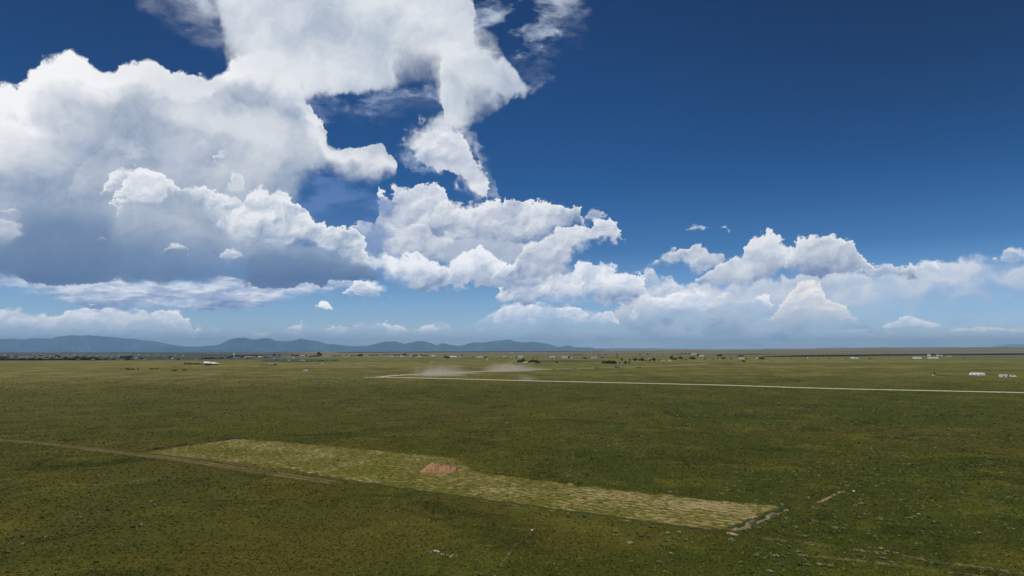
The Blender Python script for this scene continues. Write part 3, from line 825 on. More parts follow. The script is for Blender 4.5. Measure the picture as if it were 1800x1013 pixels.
def make_field_mat():
    m, g, out = new_mat('cleared_field')
    P = E(g, g.node('ShaderNodeNewGeometry').outputs['Position'])
    a, b = at(640, 850), at(1288, 936)
    d = (b - a).normalized()
    x, y, z = g.sep(P)
    u = x * d.x + y * d.y
    v = y * d.x - x * d.y
    q = g.vec(u, v)
    # mown rows that run along the long side
    rows = g.m('SINE', v * 3.6 + (g.noise(q, 0.15, 3.0, 0.5) - 0.5) * 5.0)
    n1 = g.noise(g.vec(u * 0.6, v * 1.5), 1.0, 7.0, 0.76)
    n2 = g.noise(q, 3.0, 3.0, 0.7)
    big = g.noise(q, 0.09, 4.0, 0.6)
    right = g.step(u, float(a.x * d.x + a.y * d.y) - 2.0, float(b.x * d.x + b.y * d.y), 0.0, 1.0)
    grass = g.mix((.078, .086, .008), (.175, .156, .022), n2)
    grass = g.mix(grass, (.032, .045, .008), g.step(g.noise(q, 0.8, 5.0, 0.7), 0.50, 0.62, 0.0, 0.85))
    tan = g.mix((.25, .185, .072), (.47, .37, .19), n2)
    k = g.step(n1 * 0.75 + big * 0.25 + rows * (0.006 + right * 0.012) + right * 0.035, 0.520, 0.585)
    c = g.mix(grass, tan, k)
    red = g.step(g.noise(q, 0.35, 4.0, 0.6), 0.52, 0.66, 0.0, 0.6)
    c = g.mix(c, g.mix(c, (.30, .15, .09), 0.45), red * k)
    bs = principled(g, c, 0.95, 0.05)
    bp = g.node('ShaderNodeBump')
    bp.inputs['Strength'].default_value = 0.8
    bp.inputs['Distance'].default_value = 0.2
    g.put(bp.inputs['Height'], n1 + n2 * 0.4)
    m.node_tree.links.new(bp.outputs[0], bs.inputs['Normal'])
    an = g.node('ShaderNodeAttribute'); an.attribute_name = 'inset'
    al = g.step(E(g, an.outputs['Fac']) + (g.noise(q, 0.45, 5.0, 0.7) - 0.5) * 7.0, 0.2, 1.2)
    tr = g.node('ShaderNodeBsdfTransparent'); mx = g.node('ShaderNodeMixShader')
    g.put(mx.inputs[0], al)
    m.node_tree.links.new(tr.outputs[0], mx.inputs[1]); m.node_tree.links.new(bs.outputs[0], mx.inputs[2])
    m.node_tree.links.new(mx.outputs[0], out.inputs[0])
    return m


def build_field():
    # fine grid that knows how far each point lies inside the border, so the edge can fray
    P = [at(*p) for p in FIELD]
    X0, X1 = min(p.x for p in P) - 3, max(p.x for p in P) + 3
    Y0, Y1 = min(p.y for p in P) - 3, max(p.y for p in P) + 3
    xs, ys = np.arange(X0, X1, 0.6), np.arange(Y0, Y1, 0.6)
    X, Y = np.meshgrid(xs, ys)
    inside = np.zeros(X.shape, bool); dist = np.full(X.shape, 1e9)
    for a_, b_ in zip(P, P[1:] + P[:1]):
        inside ^= ((a_.y > Y) != (b_.y > Y)) & (X < (b_.x - a_.x) * (Y - a_.y) / (b_.y - a_.y + 1e-9) + a_.x)
        vx, vy = b_.x - a_.x, b_.y - a_.y
        t = np.clip(((X - a_.x) * vx + (Y - a_.y) * vy) / (vx * vx + vy * vy), 0, 1)
        dist = np.minimum(dist, np.hypot(X - a_.x - vx * t, Y - a_.y - vy * t))
    sd = np.where(inside, dist, -dist)
    ok = sd > -1.8
    cell = ok[:-1, :-1] & ok[1:, :-1] & ok[:-1, 1:] & ok[1:, 1:]
    jj, ii = np.nonzero(cell)
    k = X.shape[1]
    F = np.stack([jj * k + ii, jj * k + ii + 1, (jj + 1) * k + ii + 1, (jj + 1) * k + ii], 1)
    used, inv = np.unique(F, return_inverse=True)
    V = np.stack([X.ravel()[used], Y.ravel()[used], np.full(len(used), 0.012)], 1)
    o = link_mesh('cleared_field', V, inv.reshape(-1, 4), make_field_mat())
    at_ = o.data.attributes.new('inset', 'FLOAT', 'POINT')
    at_.data.foreach_set('value', sd.ravel()[used].astype(np.float32))
    tag(o, kind='structure')


build_field()
crop = simple_mat('crop_green', (.038, .062, .026), 0.95, 0.35, 0.02)
poly_sheet('crop_field', [(945, 634), (1000, 633.4), (1062, 634), (1060, 636), (1000, 636.4), (950, 636)], crop, 0.1, 3.0, 30)
poly_sheet('crop_field', [(470, 632.5), (560, 632), (600, 633), (590, 636), (500, 637), (455, 635)], crop, 0.1, 3.0, 30)
poly_sheet('bare_patch', [(350, 657.6), (392, 657.2), (392, 658.2), (352, 658.4)], simple_mat('pale_soil', (.26, .2, .1), 0.95, 0.3, 0.1), 0.05, 1.0, 5)
poly_sheet('bare_patch', [(1343, 635), (1352, 634.7), (1352, 635.6), (1343, 635.8)], simple_mat('pale_soil_far', (.3, .25, .17), 0.95, 0.3, 0.1), 0.05, 1.0, 5)

# ---------------------------------------------------------------- vegetation on the prairie
_fa = [at(*p) for p in FIELD]
_fx = np.array([p.x for p in _fa]); _fy = np.array([p.y for p in _fa])


def in_field(x, y):
    inside = np.zeros(x.shape, dtype=bool)
    j = len(_fx) - 1
    for i in range(len(_fx)):
        c = ((_fy[i] > y) != (_fy[j] > y)) & (x < (_fx[j] - _fx[i]) * (y - _fy[i]) / (_fy[j] - _fy[i] + 1e-9) + _fx[i])
        inside ^= c
        j = i
    return inside


def seg_dist(x, y, pts):
    d = np.full(x.shape, 1e9)
    for a, b in zip(pts[:-1], pts[1:]):
        a, b = at(*a), at(*b)
        vx, vy = b.x - a.x, b.y - a.y
        t = np.clip(((x - a.x) * vx + (y - a.y) * vy) / (vx * vx + vy * vy + 1e-9), 0, 1)
        d = np.minimum(d, np.hypot(x - a.x - vx * t, y - a.y - vy * t))
    return d


def vnoise(x, y, scale, seed):
    """smooth value noise"""
    r_ = np.random.default_rng(seed)
    T = r_.random((128, 128))
    X, Y = x / scale, y / scale
    xi, yi = np.floor(X).astype(int), np.floor(Y).astype(int)
    fx, fy = X - xi, Y - yi
    fx, fy = fx * fx * (3 - 2 * fx), fy * fy * (3 - 2 * fy)
    f = lambda a, b: T[a % 128, b % 128]
    return (f(xi, yi) * (1 - fx) + f(xi + 1, yi) * fx) * (1 - fy) + (f(xi, yi + 1) * (1 - fx) + f(xi + 1, yi + 1) * fx) * fy


def scatter(n, r0, r1, power=1.0):
    """points in the viewed sector with a margin to both sides"""
    u = rng.random(n)
    r = (r0 ** (2 - power) + u * (r1 ** (2 - power) - r0 ** (2 - power))) ** (1 / (2 - power))
    a = np.radians(rng.uniform(-45, 45, n))
    return np.sin(a) * r, np.cos(a) * r, r


def clumps(x, y, size, height, k, spread=0.8):
    """k leaf blades per clump: triangles leaning outwards; returns verts, tri faces, per-face clump index"""
    n = len(x)
    th = rng.uniform(0, 2 * np.pi, (n, k))
    rad = rng.uniform(0.15, 1.0, (n, k)) * (size[:, None] * 0.5)
    bx = x[:, None] + np.cos(th) * rad * 0.6
    by = y[:, None] + np.sin(th) * rad * 0.6
    tilt = rng.uniform(0.2, spread, (n, k))
    hh = height[:, None] * rng.uniform(0.6, 1.15, (n, k))
    tx = bx + np.cos(th) * tilt * size[:, None] * 0.5
    ty = by + np.sin(th) * tilt * size[:, None] * 0.5
    w = size[:, None] * rng.uniform(0.18, 0.42, (n, k))
    ph = th + np.pi / 2 + rng.normal(0, 0.4, (n, k))
    wx, wy = np.cos(ph) * w * 0.5, np.sin(ph) * w * 0.5
    z0 = np.zeros_like(bx)
    V = np.stack([
        np.stack([bx - wx, by - wy, z0], -1),
        np.stack([bx + wx, by + wy, z0], -1),
        np.stack([tx + wx * 0.7, ty + wy * 0.7, hh], -1),
        np.stack([tx - wx * 0.7, ty - wy * 0.7, hh * 0.93], -1)], 2).reshape(-1, 3)
    F = np.arange(len(V)).reshape(-1, 4)
    return V, F, np.repeat(np.arange(n), k * 4)


def veg_mat(name, pale=None, mixamt=0.0):
    m, g, out = new_mat(name)
    P = E(g, g.node('ShaderNodeNewGeometry').outputs['Position'])
    x, y, z = g.sep(P)
    c, fine, grit = grass_colour(g, g.vec(x, y, 0))
    at_ = g.node('ShaderNodeAttribute'); at_.attribute_name = 'tone'
    tone = E(g, at_.outputs['Fac'])
    if pale:
        c = g.mix(c, pale, mixamt)
    else:
        c = g.mix(c, (.16, .145, .045), g.step(tone, 0.80, 0.96, 0.0, 0.7))
        c = g.mix(c, (.035, .055, .012), g.step(tone, 0.0, 0.3, 0.8, 0.0))
    c = g.vm('SCALE', c, scale=tone * 1.25 + 0.62)
    b = principled(g, c, 0.85, 0.1)
    tl = g.node('ShaderNodeBsdfTranslucent'); g.put(tl.inputs[0], c)
    mx = g.node('ShaderNodeMixShader'); mx.inputs[0].default_value = 0.25
    m.node_tree.links.new(b.outputs[0], mx.inputs[1]); m.node_tree.links.new(tl.outputs[0], mx.inputs[2])
    m.node_tree.links.new(mx.outputs[0], out.inputs[0])
    return m


def add_tone(o, vals):
    a = o.data.attributes.new('tone', 'FLOAT', 'POINT')
    a.data.foreach_set('value', vals.astype(np.float32))


_md = at(774, 828.5)


def build_grass():
    x1, y1, r1 = scatter(190000, 52, 260, 0.9)
    x2, y2, r2 = scatter(110000, 180, 800, 1.2)
    x, y, r = np.concatenate([x1, x2]), np.concatenate([y1, y2]), np.concatenate([r1, r2])
    fld = in_field(x, y)
    tr = seg_dist(x, y, tr_pts)
    road = seg_dist(x, y, road_pts)
    den = vnoise(x, y, 9.0, 5) * 0.6 + vnoise(x, y, 2.6, 6) * 0.4
    fade = np.concatenate([np.clip((262 - r1) / 110, 0, 1), np.clip((r2 - 170) / 90, 0, 1) * np.clip((800 - r2) / 350, 0, 1)])
    keep = (rng.random(len(x)) < (0.35 + den) * fade) & (tr > 1.6) & (road > 5.5) & (~fld | (rng.random(len(x)) < 0.42)) & (np.hypot((x - _md.x) / 4.4, (y - _md.y) / 2.6) > 1)
    x, y, r, fld, den = x[keep], y[keep], r[keep], fld[keep], den[keep]
    sz = rng.uniform(0.14, 0.40, len(x)) * (1 + np.clip((r - 100) / 200, 0, 2.2))
    h = sz * rng.uniform(0.22, 0.42, len(x)) * np.where(fld, 0.6, 1.0) / (1 + np.clip((r - 120) / 500, 0, 1))
    V, F, idx = clumps(x, y, sz, h, 4, 1.0)
    o = link_mesh('grass', V, F, veg_mat('grass_blades'))
    tone = rng.random(len(x))
    add_tone(o, tone[idx])
    tag(o, 'short olive and green grass clumps covering the prairie floor', 'grass', kind='stuff')


def build_sage():
    x1, y1, r1 = scatter(30000, 55, 330, 0.9)
    n1 = vnoise(x1, y1, 26.0, 21) * 0.6 + vnoise(x1, y1, 8.0, 22) * 0.4
    az = np.degrees(np.arctan2(x1, y1))
    bias = np.interp(az, [-40, -25, -5, 5, 15, 40], [0.0, -0.10, -0.06, 0.02, 0.10, 0.13]) + 0.25 * (vnoise(x1, y1, 60.0, 31) - 0.5)
    p = np.clip((n1 + bias - 0.50) * 4.0, 0.012, 0.9)
    keep = (rng.random(len(x1)) < p * 0.30) & ~in_field(x1, y1) & (seg_dist(x1, y1, tr_pts) > 2.5)
    x, y, r = x1[keep], y1[keep], r1[keep]
    sz = rng.uniform(0.28, 0.72, len(x)) * (1 + np.clip((r - 150) / 300, 0, 0.8))
    h = sz * rng.uniform(0.35, 0.6, len(x))
    V, F, idx = clumps(x, y, sz, h, 22, 1.0)
    # round the clumps: lift the middle blades, lower the outer ones
    cx, cy = x[idx], y[idx]
    d = np.hypot(V[:, 0] - cx, V[:, 1] - cy) / (sz[idx] * 0.75)
    V[:, 2] *= np.clip(1.15 - d * 0.75, 0.3, 1.2)
    o = link_mesh('sagebrush', V, F, veg_mat('sage_leaves', (.175, .205, .110), 0.82))
    add_tone(o, rng.random(len(x))[idx])
    tag(o, 'small pale grey-green sage clumps dotted over the prairie', 'sagebrush', kind='stuff')


build_grass()
build_sage()


# ---------------------------------------------------------------- earth works in and beside the cleared field
def mound_mesh(humps, R, ncell, rough, seed, sharp=1.0):
    """heightfield pile from several overlapping cones in a disc of radius R (x), flattened outline"""
    r_ = np.random.default_rng(seed)
    xs = np.linspace(-R[0], R[0], ncell[0]); ys = np.linspace(-R[1], R[1], ncell[1])
    X, Y = np.meshgrid(xs, ys)
    Z = np.full(X.shape, -0.12)
    for hx, hy, hr, hr2, hh in humps:
        d = np.hypot((X - hx) / hr, (Y - hy) / hr2)
        Z = np.maximum(Z, hh * np.clip(1 - d ** sharp, -0.2, 1))
    n = sum(a * (vnoise(X + 50, Y + 50, s, seed + i) - 0.5) for i, (s, a) in enumerate(((1.1, 1.0), (0.45, 0.7), (0.2, 0.5))))
    Z = Z + n * rough * np.clip(Z * 2.0 + 0.25, 0, 1)
    V = np.stack([X.ravel(), Y.ravel(), Z.ravel()], 1)
    k = ncell[0]
    i = np.arange(ncell[1] - 1)[:, None] * k; j = np.arange(k - 1)[None, :]
    F = np.stack([i + j, i + j + 1, i + k + j + 1, i + k + j], -1).reshape(-1, 4)
    return V, F


def soil_mat(name, c0, c1, c2=None):
    m, g, out = new_mat(name)
    P = E(g, g.node('ShaderNodeTexCoord').outputs['Object'])
    n1 = g.noise(P, 1.1, 6.0, 0.7, dim='3D'); n2 = g.noise(P, 6.0, 4.0, 0.7, dim='3D')
    c = g.mix(c0, c1, g.step(n1 * 0.5 + n2 * 0.5, 0.38, 0.62))
    if c2: c = g.mix(c, c2, g.step(n1, 0.56, 0.66, 0.0, 0.8))
    b = principled(g, c, 0.95, 0.05)
    bp = g.node('ShaderNodeBump'); bp.inputs['Strength'].default_value = 0.9; bp.inputs['Distance'].default_value = 0.12
    g.put(bp.inputs['Height'], n2)
    m.node_tree.links.new(bp.outputs[0], b.inputs['Normal'])
    m.node_tree.links.new(b.outputs[0], out.inputs[0])
    return m


p0 = at(774, 828.5)
w = (at(810, 829) - at(738, 829)).length
V, F = mound_mesh([(-1.3, 0.15, 2.6, 1.9, 1.15), (-0.5, 0.3, 1.5, 1.2, 1.35), (1.3, -0.05, 2.7, 1.7, 1.05), (0.3, 0.0, 2.2, 1.6, 0.9), (-2.4, -0.1, 1.6, 1.3, 0.7), (2.6, -0.2, 1.5, 1.1, 0.55)],
                  (w / 2 * 1.06, 2.2), (150, 80), 0.34, 40, 1.35)
o = link_mesh('dirt_mound', V, F, soil_mat('red_soil', (.22, .115, .062), (.42, .235, .135)), smooth=False)
o.location = p0
o.scale = (1, 1, 1.25)
tag(o, 'reddish two-humped pile of loose earth standing on the mown field', 'earth mound')

# broken earth bank and a raised dark strip for its shaded ditch, at the right end of the field
def bank(name, a, b, width, height, seed, mat, gaps=0.0, lumps=1.0):
    d = b - a; L = d.length
    n, k = int(L / 0.16), 13
    r_ = np.random.default_rng(seed)
    s = np.linspace(0, L, n)
    hh = height * (0.55 + 0.65 * vnoise(s, s * 0, 1.6, seed)) * np.clip(1 - gaps * (vnoise(s, s * 0 + 9, 2.2, seed + 1) > 0.62), 0.12, 1)
    hh = hh * np.clip(np.minimum(s, L - s) / 1.2, 0.1, 1)
    off = (vnoise(s, s * 0 + 3, 2.8, seed + 2) - 0.5) * width * 0.8
    t = np.linspace(-1, 1, k)
    S, T = np.meshgrid(s, t, indexing='ij')
    Z = hh[:, None] * np.clip(1 - np.abs(T) ** 1.6, 0, 1) + (vnoise(S * 3, T * 5 + S, 1.0, seed + 4) - 0.5) * 0.22 * lumps * height - 0.03 * (np.abs(T) > .95)
    Yv = T * width / 2 + off[:, None]
    ux, uy = d.x / L, d.y / L
    V = np.stack([S * ux - Yv * uy, S * uy + Yv * ux, Z], -1).reshape(-1, 3)
    i = np.arange(n - 1)[:, None] * k; j = np.arange(k - 1)[None, :]
    F = np.stack([i + j, i + k + j, i + k + j + 1, i + j + 1], -1).reshape(-1, 4)
    o = link_mesh(name, V, F, mat)
    o.location = a
    return o


tag(bank('earth_bank', at(1291, 934), at(1384, 896), 0.95, 0.55, 60, soil_mat('bank_soil', (.15, .115, .07), (.30, .235, .15)), gaps=0.9),
    'broken bank of pale dug earth closing the right end of the field', 'earth bank')
tag(bank('grassy_bank', at(1284, 930), at(1391, 889.5), 1.1, 0.34, 66, soil_mat('ditch_shade_grass', (.035, .05, .014), (.07, .085, .025))),  # stands for the ditch; the ditch's shade is put into its dark green
    'dark green ridge in place of the shaded ditch beside the broken earth bank', 'grassy ridge')
tag(bank('earth_bank', at(1278, 936.5), at(1297, 940.5), 0.9, 0.22, 63, soil_mat('sand_soil', (.30, .22, .12), (.46, .36, .22))),
    'short sandy heap at the nearest corner of the field', 'earth bank')
tag(bank('earth_bank', at(246, 793), at(436, 768.5), 1.5, 0.55, 71, soil_mat('dark_soil', (.05, .045, .022), (.13, .105, .06)), gaps=0.4, lumps=1.6),
    'long low dark bank of turned earth along the far left edge of the field', 'earth bank')
tag(bank('grassy_bank', at(560, 838), at(1276, 938), 0.8, 0.15, 74, soil_mat('edge_grass', (.028, .042, .012), (.055, .07, .02)), lumps=1.5),
    'long dark grassy lip along the near edge of the mown field', 'grassy ridge')
tag(bank('grassy_bank', at(150, 786), at(236, 794), 0.8, 0.2, 79, soil_mat('edge_grass_dark', (.04, .05, .016), (.08, .075, .03)), lumps=1.5),
    'short dark grassy ridge above the track, left of the field', 'grassy ridge')

# pale stones lying in the grass at the bottom of the picture
def stone(loc, s, seed, m):
    bm_v, bm_f = [], []
    import bmesh
    bm = bmesh.new()
    bmesh.ops.create_icosphere(bm, subdivisions=2, radius=1)
    r_ = random.Random(seed)
    ax = [Vector((r_.uniform(-1, 1), r_.uniform(-1, 1), r_.uniform(-1, 1))).normalized() for _ in range(6)]
    for v in bm.verts:
        for a in ax:
            k = v.co.dot(a)
            if k > 0.62: v.co -= a * (k - 0.62)
        v.co.x *= s[0]; v.co.y *= s[1]; v.co.z *= s[2]
    me = bpy.data.meshes.new('stone'); bm.to_mesh(me); bm.free()
    me.materials.append(m)
    o = bpy.data.objects.new('stone', me); COL.objects.link(o)
    o.location = loc + Vector((0, 0, s[2] * 0.45)); o.rotation_euler = (0, 0, r_.uniform(0, 3))
    return o


pale = simple_mat('pale_stone', (.52, .50, .38), 0.9, 0.25, 3.0)
dark = simple_mat('blue_grey_stone', (.10, .115, .12), 0.9, 0.3, 3.0)
for i, (px, py, s, m, lab) in enumerate([
    (757, 972, (.34, .2, .12), dark, 'dark blue-grey stone at the left end of the pale stone scatter'),
    (766, 969.5, (.30, .2, .13), pale, 'largest pale stone, lying right beside the dark blue-grey stone'),
    (771, 970.5, (.20, .16, .10), pale, 'pale stone touching the right side of the largest pale stone'),
    (776, 975, (.13, .1, .09), pale, 'small pale stone halfway along the scatter, just below the big ones'),
    (779.5, 975.5, (.08, .08, .06), pale, 'tiny pale stone next to the small one in the middle of the scatter'),
    (785, 977, (.08, .07, .05), pale, 'tiny pale stone alone in the gap right of the middle of the scatter'),
    (792.5, 979, (.20, .12, .09), pale, 'flat pale stone in the right-hand group of the scatter, the lower one'),
    (796, 976.5, (.14, .1, .09), pale, 'pale stone in the right-hand group of the scatter, the upper one'),
    (803, 978.5, (.09, .08, .06), pale, 'last tiny pale stone at the right end of the scatter'),
    (936, 933, (.22, .2, .14), pale, 'lone yellowish stone at the upper end of the foot path'),
    (1501, 864, (.30, .22, .14), pale, 'lone whitish stone beyond the right corner of the field')]):
    tag(stone(at(px, py), s, i, m), lab, 'stone', 'stones lying in the grass')

# ---------------------------------------------------------------- materials of the far farms
M = {
    'white': simple_mat('white_siding', (.68, .67, .64), 0.7, 0.08, 0.4),
    'whiteroof': simple_mat('white_metal_roof', (.74, .74, .72), 0.55, 0.06, 0.3),
    'cream': simple_mat('cream_stucco', (.62, .56, .44), 0.9, 0.12, 0.4),
    'tan': simple_mat('tan_stucco', (.42, .34, .25), 0.9, 0.15, 0.4),
    'pink': simple_mat('pink_stucco', (.60, .42, .36), 0.9, 0.12, 0.4),
    'pinkgrey': simple_mat('pinkish_grey_siding', (.58, .52, .50), 0.8, 0.12, 0.6),
    'red': simple_mat('barn_red', (.34, .10, .08), 0.8, 0.15, 0.5),
    'grey': simple_mat('grey_metal', (.40, .41, .42), 0.6, 0.12, 0.4),
    'bluegrey': simple_mat('pale_blue_roof', (.52, .58, .66), 0.5, 0.1, 0.3),
    'brownroof': simple_mat('brown_shingle', (.12, .09, .07), 0.9, 0.2, 0.8),
    'darkroof': simple_mat('dark_shingle', (.045, .04, .042), 0.9, 0.2, 0.8),
    'glass': simple_mat('window_glass', (.02, .025, .03), 0.12, 0.1, 1.0, spec=0.6),
    'door': simple_mat('dark_door', (.08, .055, .045), 0.7, 0.1, 1.0),
    'tyre': simple_mat('tyre_rubber', (.02, .02, .02), 0.9, 0.1, 2.0),
    'carwhite': simple_mat('white_car_paint', (.78, .78, .78), 0.3, 0.03, 1.0, spec=0.5),
    'cardark': simple_mat('dark_car_paint', (.03, .03, .035), 0.3, 0.05, 1.0, spec=0.5),
    'post': simple_mat('weathered_wood', (.16, .12, .09), 0.9, 0.2, 1.5),
    'plumshade': simple_mat('shaded_plum_wall', (.10, .065, .085), 0.9, 0.15, 0.6),  # shade under the farm roofs is put into this wall colour
}


def box(V, F, x0, x1, y0, y1, z0, z1):
    b = len(V)
    V += [(x0, y0, z0), (x1, y0, z0), (x1, y1, z0), (x0, y1, z0), (x0, y0, z1), (x1, y0, z1), (x1, y1, z1), (x0, y1, z1)]
    F += [(b + 3, b + 2, b + 1, b), (b + 4, b + 5, b + 6, b + 7), (b, b + 1, b + 5, b + 4), (b + 1, b + 2, b + 6, b + 5), (b + 2, b + 3, b + 7, b + 6), (b + 3, b, b + 4, b + 7)]


def part(name, boxes, m, parent):
    V, F = [], []
    for b in boxes: box(V, F, *b)
    return link_mesh(name, V, F, m, parent)


def face_cam(p, turn=0.0):
    """rotation so that the long front faces the viewer, turned by some degrees"""
    return math.atan2(-p.x, p.y) + math.radians(turn)


def building(name, px, py, wpx, hpx, wall, roof, label, cat, group=None, turn=0.0, depth=None, kind='gable', windows=3, door=True):
    """a house: walls, pitched roof with eaves, door, windows with frames; size from how it stands at its distance"""
    p = at(px, py)
    dist = math.hypot(p.x, p.y)
    W = wpx * dist / F_PX
    H = hpx * dist / F_PX
    Dp = depth or min(max(W * 0.45, 4.0), 11.0)
    e = empty(name, p, face_cam(p, turn))
    tag(e, label, cat, group)
    rise = {'gable': 0.34, 'flat': 0.10, 'low': 0.22}[kind] * H
    hw = max(H - rise, 1.2)
    x0, x1, y0, y1 = -W / 2, W / 2, -Dp / 2, Dp / 2
    # walls with gable ends
    V = [(x0, y0, -.3), (x1, y0, -.3), (x1, y1, -.3), (x0, y1, -.3), (x0, y0, hw), (x1, y0, hw), (x1, y1, hw), (x0, y1, hw), (x0, 0, hw + rise * .93), (x1, 0, hw + rise * .93)]
    F = [(0, 1, 5, 4), (2, 3, 7, 6), (1, 2, 6, 9, 5), (3, 0, 4, 8, 7)]
    link_mesh('wall', V, F, M[wall], e)
    ov, th = 0.35, 0.12
    X0, X1, Y0, Y1 = x0 - ov, x1 + ov, y0 - ov, y1 + ov
    ze = hw - rise * ov / (Dp / 2) + 0.04
    zr = hw + rise + 0.04
    V = [(X0, Y0, ze), (X1, Y0, ze), (X1, 0, zr), (X0, 0, zr), (X0, Y1, ze), (X1, Y1, ze)]
    V += [(a, b, c - th) for a, b, c in V]
    F = [(0, 1, 2, 3), (3, 2, 5, 4), (7, 6, 9, 8), (8, 9, 10, 11), (0, 6, 7, 1), (4, 5, 11, 10), (0, 3, 9, 6), (3, 4, 10, 9), (1, 7, 8, 2), (2, 8, 11, 5)]
    link_mesh('roof', V, F, M[roof], e)
    if door:
        dx = W * 0.12
        part('door', [(dx - .5, dx + .5, y0 - .04, y0 + .02, 0, min(2.1, hw - .2))], M['door'], e)
    for i in range(windows):
        wx = x0 + W * (i + 0.5) / windows
        if door and abs(wx - W * 0.12) < 1.2: wx -= 2.0
        if wx < x0 + 0.8: continue
        s = 0.55 if W < 8 else 0.75
        fr = part('window', [(wx - s, wx + s, y0 - .05, y0 + .02, 1.0, 1.08), (wx - s, wx + s, y0 - .05, y0 + .02, min(2.0, hw - .35), min(2.08, hw - .27)),
                             (wx - s, wx - s + .08, y0 - .05, y0 + .02, 1.08, min(2.0, hw - .35)), (wx + s - .08, wx + s, y0 - .05, y0 + .02, 1.08, min(2.0, hw - .35))], M['white'], e)
        pn = part('pane', [(wx - s + .08, wx + s - .08, y0 - .02, y0 + .015, 1.08, min(2.0, hw - .35))], M['glass'], fr)
    return e


